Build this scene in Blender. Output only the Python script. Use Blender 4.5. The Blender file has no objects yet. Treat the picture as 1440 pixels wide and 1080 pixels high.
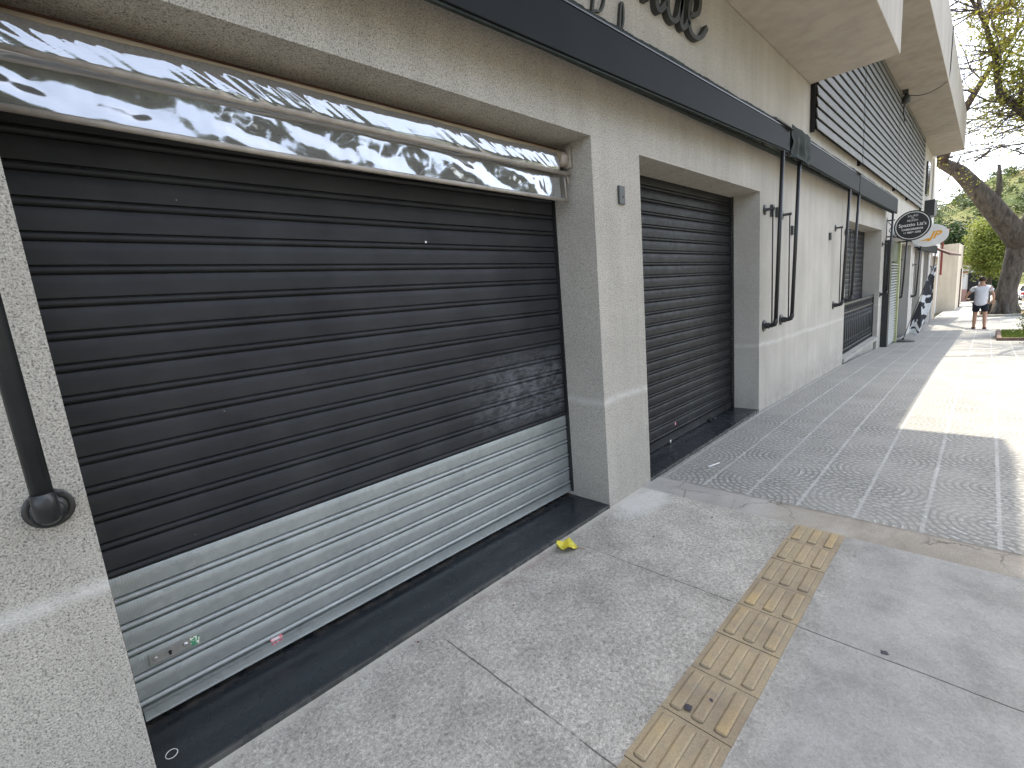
import bpy, math, random
from mathutils import Vector, Matrix, noise
R_ = math.radians
random.seed(7)
sc = bpy.context.scene
# ------------------------------------------------------------------ camera
cam_d = bpy.data.cameras.new('camera'); cam = bpy.data.objects.new('camera', cam_d)
sc.collection.objects.link(cam); sc.camera = cam
cam_d.sensor_width = 36.0; cam_d.lens = 16.378; cam_d.clip_start = 0.05; cam_d.clip_end = 3000
_y, _p, _r = 0.7705556, 0.17159684, 0.08625684
_f = Vector((math.sin(_y)*math.cos(_p), math.cos(_y)*math.cos(_p), -math.sin(_p)))
_rt = Vector((math.cos(_y), -math.sin(_y), 0)); _dn = _f.cross(_rt)
_c, _s = math.cos(_r), math.sin(_r)
right = _c*_rt + _s*_dn; down = -_s*_rt + _c*_dn
mw = Matrix((right, -down, -_f)).transposed().to_4x4(); mw.translation = (0, -1.8, 1.49)
cam.matrix_world = mw
# ------------------------------------------------------------------ sky and sun
SUN = Vector((0.513, 0.06, 1.0)).normalized()
elev = math.asin(SUN.z); azi = math.atan2(SUN.x, SUN.y)
world = bpy.data.worlds.new('World'); sc.world = world; world.use_nodes = True
wn = world.node_tree; wn.nodes.clear()
sky = wn.nodes.new('ShaderNodeTexSky'); sky.sky_type = 'NISHITA'; sky.sun_disc = False
sky.sun_elevation = elev; sky.sun_rotation = azi; sky.air_density = 1.0; sky.dust_density = 2.5; sky.ozone_density = 1.0
bg = wn.nodes.new('ShaderNodeBackground'); bg.inputs[1].default_value = 0.15
wo = wn.nodes.new('ShaderNodeOutputWorld')
hs = wn.nodes.new('ShaderNodeHueSaturation'); hs.inputs['Saturation'].default_value = .54; wn.links.new(sky.outputs[0], hs.inputs['Color']); wn.links.new(hs.outputs[0], bg.inputs[0]); wn.links.new(bg.outputs[0], wo.inputs[0])
sd = bpy.data.lights.new('sun', 'SUN'); sd.energy = 2.1; sd.angle = R_(0.5); sd.color = (1.0, 0.90, 0.755)
so = bpy.data.objects.new('sun', sd); sc.collection.objects.link(so)
so.rotation_euler = SUN.to_track_quat('Z', 'Y').to_euler(); so.location = (5, -5, 20)
sc.view_settings.view_transform = 'Standard'; sc.view_settings.look = 'None'
sc.view_settings.exposure = 2.24; sc.view_settings.gamma = 1.0
sc.cycles.max_bounces = 8; sc.cycles.diffuse_bounces = 4; sc.cycles.transparent_max_bounces = 12

# ------------------------------------------------------------------ helpers
def link(o): sc.collection.objects.link(o); return o
WL = {}
def empty(name, loc, label, cat, group=None):
    o = bpy.data.objects.new(name, None); o.location = loc; link(o); o.empty_display_size = .2
    WL[o] = Vector(loc); tag(o, label, cat, group); return o
def tag(o, label=None, cat=None, group=None, kind=None):
    if label: o['label'] = label
    if cat: o['category'] = cat
    if group: o['group'] = group
    if kind: o['kind'] = kind
    return o
class MB:
    def __init__(s): s.v = []; s.f = []; s.mi = []
    def add(s, vs, fs, mi=0):
        b = len(s.v); s.v += [tuple(v) for v in vs]; s.f += [tuple(b+i for i in f) for f in fs]; s.mi += [mi]*len(fs); return s
    def box(s, x0, x1, y0, y1, z0, z1, mi=0):
        return s.add([(x0,y0,z0),(x1,y0,z0),(x1,y1,z0),(x0,y1,z0),(x0,y0,z1),(x1,y0,z1),(x1,y1,z1),(x0,y1,z1)],
            [(0,3,2,1),(4,5,6,7),(0,1,5,4),(1,2,6,5),(2,3,7,6),(3,0,4,7)], mi)
    def obox(s, c, ax, ay, az, mi=0):
        c = Vector(c); ax, ay, az = Vector(ax), Vector(ay), Vector(az)
        vs = [c+i*ax+j*ay+k*az for k in (-1,1) for i,j in ((-1,-1),(1,-1),(1,1),(-1,1))]
        return s.add(vs, [(0,3,2,1),(4,5,6,7),(0,1,5,4),(1,2,6,5),(2,3,7,6),(3,0,4,7)], mi)
    def tube(s, pts, r, n=8, mi=0, caps=True, sy=1.0):
        pts = [Vector(p) for p in pts]; k = len(pts)
        rs = r if isinstance(r, (list, tuple)) else [r]*k
        vs = []; fs = []; prev = None
        for i, p in enumerate(pts):
            t = (pts[min(i+1,k-1)]-pts[max(i-1,0)])
            if t.length < 1e-9: t = Vector((0,0,1))
            t.normalize()
            if prev is None:
                a = Vector((0,0,1)) if abs(t.z) < .9 else Vector((1,0,0))
                u = t.cross(a).normalized()
            else:
                u = (prev - t*prev.dot(t))
                u = u.normalized() if u.length > 1e-6 else t.orthogonal().normalized()
            prev = u; w = t.cross(u)
            for j in range(n):
                an = 2*math.pi*j/n
                vs.append(p + rs[i]*(math.cos(an)*u + sy*math.sin(an)*w))
        for i in range(k-1):
            for j in range(n):
                a, b = i*n+j, i*n+(j+1)%n
                fs.append((a, b, b+n, a+n))
        if caps: fs += [tuple(range(n-1,-1,-1)), tuple(range((k-1)*n, k*n))]
        return s.add(vs, fs, mi)
    def lathe(s, c, prof, axis='Z', n=20, mi=0):
        c = Vector(c); vs = []; fs = []; k = len(prof)
        for r, h in prof:
            for j in range(n):
                a = 2*math.pi*j/n; p, q = r*math.cos(a), r*math.sin(a)
                d = {'Z':(p,q,h),'Y':(p,h,q),'X':(h,p,q)}[axis]
                vs.append(c+Vector(d))
        for i in range(k-1):
            for j in range(n):
                a, b = i*n+j, i*n+(j+1)%n; fs.append((a,b,b+n,a+n))
        fs += [tuple(range(n-1,-1,-1)), tuple(range((k-1)*n,k*n))]
        return s.add(vs, fs, mi)
    def grid(s, P, nu, nv, mi=0):
        vs = [P(i/nu, j/nv) for j in range(nv+1) for i in range(nu+1)]
        fs = [(j*(nu+1)+i, j*(nu+1)+i+1, (j+1)*(nu+1)+i+1, (j+1)*(nu+1)+i) for j in range(nv) for i in range(nu)]
        return s.add(vs, fs, mi)
    def prof_x(s, prof, x0, x1, mi=0):      # open profile (y,z) swept along X
        k = len(prof)
        vs = [(x0,y,z) for y,z in prof]+[(x1,y,z) for y,z in prof]
        return s.add(vs, [(i, i+1, k+i+1, k+i) for i in range(k-1)], mi)
    def build(s, name, mat, parent=None, smooth=False, label=None):
        off = WL.get(parent, Vector((0,0,0)))
        me = bpy.data.meshes.new(name)
        me.from_pydata([(v[0]-off.x, v[1]-off.y, v[2]-off.z) for v in s.v], [], s.f)
        ms = mat if isinstance(mat, (list, tuple)) else [mat]
        for m in ms: me.materials.append(m)
        if len(ms) > 1: me.polygons.foreach_set('material_index', s.mi)
        if smooth: me.polygons.foreach_set('use_smooth', [True]*len(me.polygons))
        me.update()
        o = link(bpy.data.objects.new(name, me))
        if parent: o.parent = parent; WL[o] = off
        else: WL[o] = Vector((0,0,0))
        if label: o['label'] = label
        return o
def autosmooth(o, ang=35):
    me = o.data
    me.polygons.foreach_set('use_smooth', [True]*len(me.polygons))
    me.set_sharp_from_angle(angle=R_(ang)); return o
def bevel(o, w=.004, n=2):
    m = o.modifiers.new('bevel', 'BEVEL'); m.width = w; m.segments = n; m.limit_method = 'ANGLE'; m.angle_limit = R_(40); return o
def move_things(o, loc):            # give a single mesh thing its origin at its base
    loc = Vector(loc); o.data.transform(Matrix.Translation(-loc)); o.location = loc; return o

# ground height
GP = [(-20,0),(5.7,0),(10.25,-.13),(16,-.43),(22.75,-.75),(30,-1.0),(36,-1.15),(42,-1.32),(52,-1.65),(70,-2.45),(100,-3.0),(5000,-3.0)]
def zg(x):
    if x <= GP[0][0]: return 0.0
    for (a, za), (b, zb) in zip(GP, GP[1:]):
        if x <= b: return za+(zb-za)*(x-a)/(b-a)
    return -3.0

# ------------------------------------------------------------------ material DSL
class NT:
    def __init__(s, name, spec=0.5):
        s.m = bpy.data.materials.new(name); s.m.use_nodes = True; s.t = s.m.node_tree
        s.b = s.t.nodes['Principled BSDF']; s.out = s.t.nodes['Material Output']
        s._pos = None
    def n(s, typ, **kw):
        nd = s.t.nodes.new(typ)
        for k, v in kw.items(): setattr(nd, k, v)
        return nd
    def set(s, sock, v):
        if hasattr(v, 'is_output') or isinstance(v, bpy.types.NodeSocket): s.t.links.new(v, sock)
        elif isinstance(v, (tuple, list)) and len(v) == 3 and sock.type == 'RGBA': sock.default_value = (*v, 1)
        else: sock.default_value = v
    def pos(s):
        if s._pos is None: s._pos = s.n('ShaderNodeNewGeometry').outputs['Position']
        return s._pos
    def xyz(s):
        nd = s.n('ShaderNodeSeparateXYZ'); s.set(nd.inputs[0], s.pos()); return nd.outputs
    def m_(s, op, a, b=0.0, c=0.0, clamp=False):
        nd = s.n('ShaderNodeMath', operation=op); nd.use_clamp = clamp
        s.set(nd.inputs[0], a); s.set(nd.inputs[1], b)
        if len(nd.inputs) > 2: s.set(nd.inputs[2], c)
        return nd.outputs[0]
    def noise(s, scale, detail=4, rough=.55, vec=None, dist=0.0, out=0):
        nd = s.n('ShaderNodeTexNoise'); s.set(nd.inputs['Vector'], vec if vec is not None else s.pos())
        nd.inputs['Scale'].default_value = scale; nd.inputs['Detail'].default_value = detail
        nd.inputs['Roughness'].default_value = rough; nd.inputs['Distortion'].default_value = dist
        return nd.outputs[out]
    def vor(s, scale, feature='F1', vec=None, out='Distance', rnd=1.0):
        nd = s.n('ShaderNodeTexVoronoi', feature=feature); s.set(nd.inputs['Vector'], vec if vec is not None else s.pos())
        nd.inputs['Scale'].default_value = scale; nd.inputs['Randomness'].default_value = rnd
        return nd.outputs[out]
    def sc(s, sx, sy, sz, vec=None):
        nd = s.n('ShaderNodeMapping'); s.set(nd.inputs[0], vec if vec is not None else s.pos())
        nd.inputs['Scale'].default_value = (sx, sy, sz); return nd.outputs[0]
    def ramp(s, f, stops):
        nd = s.n('ShaderNodeValToRGB'); s.set(nd.inputs[0], f); cr = nd.color_ramp
        while len(cr.elements) < len(stops): cr.elements.new(.5)
        for e, (p, c) in zip(cr.elements, stops):
            e.position = p; e.color = (*c, 1) if isinstance(c, (tuple, list)) else (c, c, c, 1)
        return nd.outputs[0]
    def mr(s, v, a, b, c=0.0, d=1.0):
        nd = s.n('ShaderNodeMapRange'); s.set(nd.inputs[0], v)
        for i, x in enumerate((a, b, c, d)): nd.inputs[i+1].default_value = x
        return nd.outputs[0]
    def mix(s, f, a, b, mode='MIX'):
        nd = s.n('ShaderNodeMix', data_type='RGBA', blend_type=mode)
        s.set(nd.inputs[0], f); s.set(nd.inputs[6], a); s.set(nd.inputs[7], b); return nd.outputs[2]
    def band(s, v, a, b, soft=.004):      # 1 between a and b
        return s.m_('MULTIPLY', s.mr(v, a-soft, a+soft), s.mr(v, b-soft, b+soft, 1, 0))
    def bump(s, h, strength=.3, dist=.01, nrm=None):
        nd = s.n('ShaderNodeBump'); s.set(nd.inputs['Height'], h)
        nd.inputs['Strength'].default_value = strength; nd.inputs['Distance'].default_value = dist
        if nrm is not None: s.set(nd.inputs['Normal'], nrm)
        return nd.outputs[0]
    def fin(s, col=None, rough=.6, metal=0.0, nrm=None, spec=.4):
        if col is not None: s.set(s.b.inputs['Base Color'], col)
        s.set(s.b.inputs['Roughness'], rough); s.set(s.b.inputs['Metallic'], metal)
        s.b.inputs['Specular IOR Level'].default_value = spec
        if nrm is not None: s.set(s.b.inputs['Normal'], nrm)
        return s.m
def plain(name, col, rough=.6, metal=0.0, var=.15, scale=6.0, spec=.4, bmp=.0, bs=60):
    t = NT(name); f = t.noise(scale, 5)
    lo = tuple(c*(1-var) for c in col); hi = tuple(min(1, c*(1+var)) for c in col)
    nr = t.bump(t.noise(bs, 3), bmp, .004) if bmp else None
    return t.fin(t.ramp(f, [(.3, lo), (.7, hi)]), rough, metal, nr, spec)

# --- stucco wall: coarse granular grey render, dirt and the pale patch band
def mk_stucco():
    t = NT('granular_stucco'); x, y, z = t.xyz()
    g1 = t.noise(190, 2, .7); g2 = t.noise(95, 3, .6); big = t.noise(1.6, 5); med = t.noise(9, 4)
    speck = t.ramp(g1, [(.34, .44), (.46, .90), (.62, 1.12)])
    pit = t.ramp(g2, [(.33, .62), (.43, 1.0)])
    base = t.mix(t.mr(x, 4.9, 6.2), (.455, .433, .385), (.47, .449, .405))
    spk2 = t.mix(t.mr(x, 5.0, 6.5), speck, t.ramp(g1, [(.3, .85), (.6, 1.05)]))
    pit2 = t.mix(t.mr(x, 5.0, 6.5), pit, (1, 1, 1))
    vs_ = t.mix(t.mr(x, 5.0, 6.5), t.ramp(t.vor(175, out='Color'), [(.1, .74), (.3, .97), (.65, 1.01), (.9, 1.14)]), (1, 1, 1))
    c = t.mix(1.0, base, spk2, 'MULTIPLY'); c = t.mix(1.0, c, vs_, 'MULTIPLY'); c = t.mix(1.0, c, pit2, 'MULTIPLY')
    c = t.mix(1.0, c, t.ramp(big, [(.25, .86), (.75, 1.1)]), 'MULTIPLY')
    # vertical rain streaks
    st = t.noise(1.0, 5, .6, t.sc(7, 1, .35)); c = t.mix(1.0, c, t.ramp(st, [(.3, .9), (.6, 1.03)]), 'MULTIPLY')
    # pale band between two coats of render, height wanders
    zz = t.m_('ADD', z, t.mr(t.noise(2.3, 3), 0, 1, -.035, .035))
    zz = t.m_('ADD', zz, t.mr(x, 5.7, 10, 0, .055))
    bd = t.m_('MULTIPLY', t.band(zz, .745, .785, .02), t.mr(t.noise(14, 3), .3, .55, .25, .95))
    c = t.mix(t.m_('MULTIPLY', bd, .75), c, (.58, .57, .54))
    # splash dirt near pavement
    d = t.m_('MULTIPLY', t.mr(z, .0, .28, 1, 0), t.mr(med, .35, .7, 0, .45))
    c = t.mix(d, c, (.24, .215, .18))
    h = t.m_('ADD', g1, t.m_('MULTIPLY', g2, .8)); 
    h = t.m_('ADD', h, t.m_('MULTIPLY', t.band(zz, .745, .785, .03), .5))
    nb = t.bump(h, .75, .006)
    return t.fin(c, .93, 0, nb, .2)
def mk_smooth(name, col, streak=.12):
    t = NT(name); b1 = t.noise(1.2, 5); st = t.noise(1.0, 5, .6, t.sc(4, 4, .4)); g = t.noise(120, 2)
    c = t.mix(1.0, t.ramp(b1, [(.25, tuple(k*.88 for k in col)), (.75, tuple(min(1, k*1.06) for k in col))]), t.ramp(st, [(.3, 1-streak), (.6, 1.03)]), 'MULTIPLY')
    return t.fin(c, .9, 0, t.bump(g, .3, .003), .2)
# --- shutters
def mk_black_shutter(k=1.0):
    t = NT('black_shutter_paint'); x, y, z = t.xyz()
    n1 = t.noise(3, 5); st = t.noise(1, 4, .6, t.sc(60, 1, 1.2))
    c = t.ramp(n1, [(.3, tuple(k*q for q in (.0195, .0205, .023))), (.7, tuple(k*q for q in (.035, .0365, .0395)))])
    # scuffed, re-painted area at the lower right of the first shutter
    m = t.m_('MULTIPLY', t.mr(x, 1.62, 2.1), t.mr(x, 2.61, 2.55)); m = t.m_('MULTIPLY', m, t.m_('MULTIPLY', t.mr(z, .66, .75), t.mr(z, 1.22, 1.0, 0, 1)))
    sn = t.noise(1, 5, .7, t.sc(16, 1, 30), .6); sm = t.m_('MULTIPLY', m, t.ramp(sn, [(.40, 0.05), (.60, .95)]))
    c = t.mix(sm, c, (.12, .126, .135))
    sp = t.ramp(t.vor(9), [(.0, 1.0), (.034, 0.0)]); spm = t.m_('MULTIPLY', sp, t.ramp(t.noise(1.3, 2), [(.42, 0.0), (.46, 1.0)]))
    c = t.mix(spm, c, (.30, .30, .30))
    dust = t.m_('MULTIPLY', t.ramp(t.noise(5, 6, .7), [(.45, 0.0), (.8, .35)]), t.mr(z, 1.5, .2, 0.25, 1))
    c = t.mix(dust, c, (.07, .068, .062))
    r = t.mr(t.noise(22, 4), .3, .7, .36, .52)
    return t.fin(c, t.m_('ADD', r, .08), 0, t.bump(st, .10, .002), .18)
def mk_galv():
    t = NT('galvanised_steel'); x, y, z = t.xyz()
    n1 = t.noise(5, 5); v = t.vor(40, out='Color'); vs = t.m_('MULTIPLY', v, 1.0)
    c = t.ramp(n1, [(.3, (.235, .262, .258)), (.7, (.300, .325, .315))])
    c = t.mix(.12, c, t.ramp(vs, [(.0, .3), (1, .8)]), 'MIX')
    smu = t.ramp(t.noise(1, 5, .65, t.sc(5, 1, 14)), [(.5, 0.0), (.75, .4)]); c = t.mix(smu, c, (.30, .31, .30))
    sp = t.ramp(t.vor(23), [(.0, .9), (.05, 0.0)]); spm = t.m_('MULTIPLY', sp, t.ramp(t.noise(2.3, 2), [(.48, 0.0), (.55, .8)]))
    c = t.mix(spm, c, (.62, .63, .62))
    fine = t.m_('SINE', t.m_('MULTIPLY', x, 2*math.pi/.0085)); bm = t.m_('MULTIPLY', fine, t.mr(x, .9, .1, .12, 1))
    return t.fin(c, t.mr(t.noise(18, 4), .3, .7, .42, .55), .45, t.bump(bm, .22, .0008), .5)
def mk_granite():
    t = NT('black_granite_sill'); x, y, z = t.xyz()
    n1 = t.noise(1, 5, .6, t.sc(.8, 9, 1), .3); sp = t.noise(260, 2, .8)
    c = t.ramp(n1, [(.3, (.009, .0125, .016)), (.7, (.027, .032, .036))])
    c = t.mix(t.ramp(sp, [(.62, 0.0), (.75, .3)]), c, (.10, .11, .12))
    dust = t.ramp(t.noise(7, 6, .7), [(.55, 0.0), (.8, .18)]); c = t.mix(dust, c, (.08, .08, .078))
    edge = t.m_('MULTIPLY', t.mr(y, .018, .0, 0, 1), t.ramp(t.noise(9, 5), [(.35, .1), (.6, .5)])); c = t.mix(edge, c, (.12, .112, .10)); cor = t.m_('MULTIPLY', t.mr(y, .31, .345, 0, 1), t.ramp(t.noise(14, 5, .7), [(.42, 0.0), (.62, .5)])); c = t.mix(cor, c, (.12, .10, .08))
    return t.fin(c, t.mr(t.noise(9, 5),   .3, .75, .16, .42), 0, t.bump(sp, .05, .001), .5)
# --- pavement
def cracks(t, v, off, thr): return None
def mk_concrete():
    t = NT('rough_concrete_pavement'); x, y, z = t.xyz()
    g = t.noise(170, 3, .75); g2 = t.noise(55, 4, .65); big = t.noise(1.1, 6, .6); med = t.noise(5, 5, .6)
    aggr = t.ramp(g2, [(.34, .74), (.5, 1.0), (.68, 1.16)]); fine = t.ramp(g, [(.36, .70), (.5, 1.0), (.66, 1.2)])
    smooth = t.mr(y, -1.18, -1.45)                        # the street side of the slab is a smoother pour
    base = t.mix(smooth, (.355, .342, .305), (.262, .260, .245))
    c = t.mix(1.0, base, t.mix(t.m_('MULTIPLY', smooth, .72), aggr, (1, 1, 1)), 'MULTIPLY')
    c = t.mix(1.0, c, t.mix(t.m_('MULTIPLY', smooth, .55), fine, (1, 1, 1)), 'MULTIPLY')
    vc = t.vor(115, out='Color'); c = t.mix(1.0, c, t.mix(t.m_('MULTIPLY', smooth, .6), t.ramp(vc, [(.12, .74), (.35, .95), (.65, 1.02), (.9, 1.26)]), (1, 1, 1)), 'MULTIPLY')
    c = t.mix(1.0, c, t.ramp(big, [(.28, .72), (.5, .98), (.75, 1.15)]), 'MULTIPLY')
    c = t.mix(1.0, c, t.ramp(med, [(.3, .78), (.6, 1.06)]), 'MULTIPLY')
    wh = t.ramp(t.vor(60), [(.0, 1.0), (.12, 0.0)]); wm = t.m_('MULTIPLY', wh, t.ramp(t.noise(13, 2), [(.55, 0.0), (.62, .6)]))
    c = t.mix(wm, c, (.62, .61, .58))
    dk = t.ramp(t.vor(6.5), [(.0, 1.0), (.05, 1.0), (.075, 0.0)]); dm = t.m_('MULTIPLY', dk, t.ramp(t.noise(1.7, 2), [(.55, 0.0), (.60, .55)]))
    c = t.mix(dm, c, (.10, .09, .085))
    # pale cement repair at the foot of the pier
    px = t.m_('SUBTRACT', x, 2.83); py = t.m_('ADD', y, .13)
    d = t.m_('SQRT', t.m_('ADD', t.m_('MULTIPLY', t.m_('MULTIPLY', px, px), .8), t.m_('MULTIPLY', t.m_('MULTIPLY', py, py), 2.6)))
    d = t.m_('ADD', d, t.mr(t.noise(7, 5), 0, 1, -.12, .12)); c = t.mix(t.mr(d, .30, .16, 0, .65), c, (.54, .535, .51))
    # damp, leaf-stained strip by the first sill
    sx = t.m_('MULTIPLY', t.band(x, 1.2, 2.0, .2), t.mr(y, -.22, -.03, 0, 1)); c = t.mix(t.m_('MULTIPLY', sx, t.mr(t.noise(12, 5), .4, .65, 0, .5)), c, (.20, .13, .12))
    # cement smear along the sills
    c = t.mix(t.m_('MULTIPLY', t.mr(y, -.055, -.01, 0, 1), t.mr(t.noise(9, 4), .3, .5, .1, .8)), c, (.44, .42, .37))
    # sawn joints
    wob = t.mr(t.noise(6, 3), 0, 1, -.006, .006); xx = t.m_('ADD', x, wob)
    j = t.band(xx, 1.0385, 1.0435, .0015); j = t.m_('MAXIMUM', j, t.band(xx, 2.0785, 2.0830, .0015)); j = t.m_('MAXIMUM', j, t.band(xx, -.002, .003, .0015))
    jm = t.m_('MULTIPLY', j, t.mr(y, -.12, -.17)); brk = t.mr(t.noise(9, 4), .36, .44, .25, 1); jm = t.m_('MULTIPLY', jm, brk)
    c = t.mix(t.m_('MULTIPLY', jm, .85), c, (.075, .07, .06))
    # hairline cracks
    ck = t.vor(1.7, 'DISTANCE_TO_EDGE', vec=t.mix(.12, t.pos(), t.noise(5, 5, .7, out=1)), out='Distance')
    cm = t.m_('MULTIPLY', t.ramp(ck, [(.0, 1.0), (.004, 0.0)]), t.ramp(t.noise(.9, 2), [(.56, 0.0), (.62, .5)])); c = t.mix(cm, c, (.11, .10, .09))
    # dirt beside the tactile strip
    yw = t.m_('ADD', y, t.mr(t.noise(5, 5, .7), 0, 1, -.07, .07)); e = t.m_('MULTIPLY', t.band(yw, -1.345, -1.28, .03), t.ramp(t.noise(17, 6, .75), [(.42, 0.0), (.66, .65)])); e = t.m_('MULTIPLY', e, t.mr(t.noise(2.3, 2), .4, .6, .25, 1)); c = t.mix(e, c, (.13, .13, .12))
    h = t.m_('ADD', t.m_('MULTIPLY', g2, t.mr(smooth, 0, 1, 1.3, .35)), t.m_('MULTIPLY', g, t.mr(smooth, 0, 1, .7, .25)))
    h = t.m_('SUBTRACT', h, t.m_('MULTIPLY', jm, 1.5))
    return t.fin(c, .9, 0, t.bump(h, .8, .005), .25)
def mk_fan_tiles():
    t = NT('fan_relief_paving'); x, y, z = t.xyz(); S = .315
    u0 = t.m_('DIVIDE', t.m_('SUBTRACT', x, 3.33), S); v0 = t.m_('DIVIDE', t.m_('SUBTRACT', t.m_('MULTIPLY', y, -1), .04), S)
    iu = t.m_('FLOOR', u0); iv = t.m_('FLOOR', v0); u = t.m_('FRACT', u0); v = t.m_('FRACT', v0)
    par = t.m_('MODULO', t.m_('ADD', t.m_('ADD', iu, iv), 100), 2)
    # fan centre sits on the lower or upper corner in turn
    cu = par; du = t.m_('SUBTRACT', u, cu); dv = t.m_('SUBTRACT', v, t.m_('MODULO', t.m_('ADD', iv, 100), 2))
    d = t.m_('SQRT', t.m_('ADD', t.m_('MULTIPLY', du, du), t.m_('MULTIPLY', dv, dv)))
    rr = t.m_('ADD', t.m_('MULTIPLY', d, 7.4), t.mr(t.noise(10, 3), 0, 1, -.35, .35)); ri = t.m_('FLOOR', rr); rf = t.m_('FRACT', rr)
    ang = t.m_('ARCTAN2', t.m_('ABSOLUTE', dv), t.m_('ABSOLUTE', du))
    k = t.m_('ADD', t.m_('MULTIPLY', ri, .55), 1.2); af = t.m_('FRACT', t.m_('ADD', t.m_('MULTIPLY', ang, k), t.m_('MULTIPLY', ri, .37)))
    ring = t.m_('SUBTRACT', 1, t.band(rf, .34, .95, .06)); rad = t.m_('SUBTRACT', 1, t.band(af, .16, .90, .05))
    grv = t.m_('MAXIMUM', ring, rad)
    seam = t.m_('MAXIMUM', t.m_('SUBTRACT', 1, t.band(u, .012, .988, .008)), 0.0)
    gl = t.m_('SUBTRACT', 1, t.band(v, .034, .966, .012))     # wide pale joint along the street
    n1 = t.noise(1.3, 6, .6); g = t.noise(150, 3, .7); wear = t.mr(t.noise(2.2, 4), .35, .7, 1, .35)
    c = t.ramp(n1, [(.25, (.232, .23, .212)), (.75, (.305, .303, .28))])
    c = t.mix(1.0, c, t.ramp(g, [(.35, .82), (.65, 1.12)]), 'MULTIPLY')
    fade = t.m_('MULTIPLY', wear, t.mr(x, 7, 13, 1, .4))
    c = t.mix(t.m_('MULTIPLY', t.m_('MULTIPLY', grv, fade), .75), c, (.135, .138, .130))
    c = t.mix(t.m_('MULTIPLY', gl, t.mr(t.noise(4, 4), .35, .65, .3, .75)), c, (.37, .375, .36)); c = t.mix(t.m_('MULTIPLY', seam, .3), c, (.16, .16, .155))
    wh = t.m_('MULTIPLY', t.m_('MULTIPLY', t.band(rf, .4, .6, .08), t.ramp(t.noise(18, 2), [(.56, 0.0), (.64, .7)])), fade); c = t.mix(wh, c, (.55, .56, .55))
    dirt = t.m_('MULTIPLY', t.mr(y, -.5, -.02, 0, 1), t.mr(t.noise(6, 5), .35, .7, 0, .35)); c = t.mix(dirt, c, (.24, .22, .19))
    h = t.m_('SUBTRACT', t.m_('MULTIPLY', g, .12), t.m_('MULTIPLY', t.m_('MAXIMUM', t.m_('MULTIPLY', grv, t.m_('SUBTRACT', 1, gl)), 0), fade))
    return t.fin(c, .82, 0, t.bump(h, .9, .004), .3)
def mk_cement_strip():
    t = NT('patched_cement'); x, y, z = t.xyz()
    n1 = t.noise(2.4, 6, .65, dist=.5); g = t.noise(110, 3, .7)
    c = t.ramp(n1, [(.3, (.19, .17, .142)), (.5, (.26, .238, .20)), (.7, (.335, .315, .275))])
    c = t.mix(t.mr(y, -.95, -.8), c, t.ramp(n1, [(.3, (.25, .245, .225)), (.7, (.37, .36, .335))]))
    ck = t.vor(3.6, 'DISTANCE_TO_EDGE', vec=t.mix(.15, t.pos(), t.noise(6, 5, .7, out=1)))
    cm = t.m_('MULTIPLY', t.ramp(ck, [(.0, 1.0), (.018, 0.0)]), t.ramp(t.noise(2.1, 2), [(.50, 0.0), (.58, .8)])); c = t.mix(cm, c, (.07, .06, .05))
    c = t.mix(1.0, c, t.ramp(g, [(.35, .85), (.65, 1.1)]), 'MULTIPLY')
    e = t.m_('MULTIPLY', t.mr(x, 3.295, 3.33, 0, .7), t.ramp(t.noise(11, 4), [(.35, .3), (.6, 1.0)])); c = t.mix(e, c, (.09, .08, .07))
    return t.fin(c, .9, 0, t.bump(t.m_('SUBTRACT', t.m_('ADD', n1, t.m_('MULTIPLY', g, .15)), cm), .7, .008), .25)
def mk_tactile():
    t = NT('worn_yellow_tactile'); x, y, z = t.xyz()
    n1 = t.noise(3.2, 6, .65); g = t.noise(140, 3, .7)
    cell = t.m_('FLOOR', t.m_('DIVIDE', t.m_('SUBTRACT', x, 1.34), .248)); wn_ = t.n('ShaderNodeTexWhiteNoise', noise_dimensions='1D'); t.set(wn_.inputs['W'], cell)
    c = t.ramp(n1, [(.28, (.20, .16, .11)), (.5, (.275, .225, .15)), (.72, (.335, .27, .165))])
    yel = t.m_('MULTIPLY', t.mr(z, .009, .014), t.mr(t.m_('ADD', t.noise(4.5, 4), t.m_('MULTIPLY', wn_.outputs[0], .22)), .60, .80, .04, .62))
    c = t.mix(yel, c, (.40, .295, .135))
    c = t.mix(1.0, c, t.ramp(g, [(.35, .86), (.65, 1.1)]), 'MULTIPLY')
    c = t.mix(t.m_('MULTIPLY', t.m_('MULTIPLY', t.mr(z, .0115, .0085, 0, 1), t.mr(z, .0069, .0078, 0, 1)), .8), c, (.085, .06, .045)); gr = t.ramp(t.noise(13, 6, .75), [(.48, 0.0), (.72, .55)]); c = t.mix(gr, c, (.17, .155, .135))
    dk = t.ramp(t.vor(11), [(.0, 1.0), (.1, 0.0)]); dm = t.m_('MULTIPLY', dk, t.ramp(t.noise(3.1, 2), [(.58, 0.0), (.62, .6)])); c = t.mix(dm, c, (.12, .11, .12))
    return t.fin(c, .85, 0, t.bump(g, .5, .003), .25)
def mk_asphalt():
    t = NT('pale_bounce_paving'); return t.fin(t.ramp(t.noise(3, 6), [(.3, (.17, .145, .11)), (.7, (.24, .205, .16))]), .9, 0, t.bump(t.noise(90, 3), .5, .01), .25)  # road colour made pale and warm to bounce light onto wall and soffits
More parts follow.
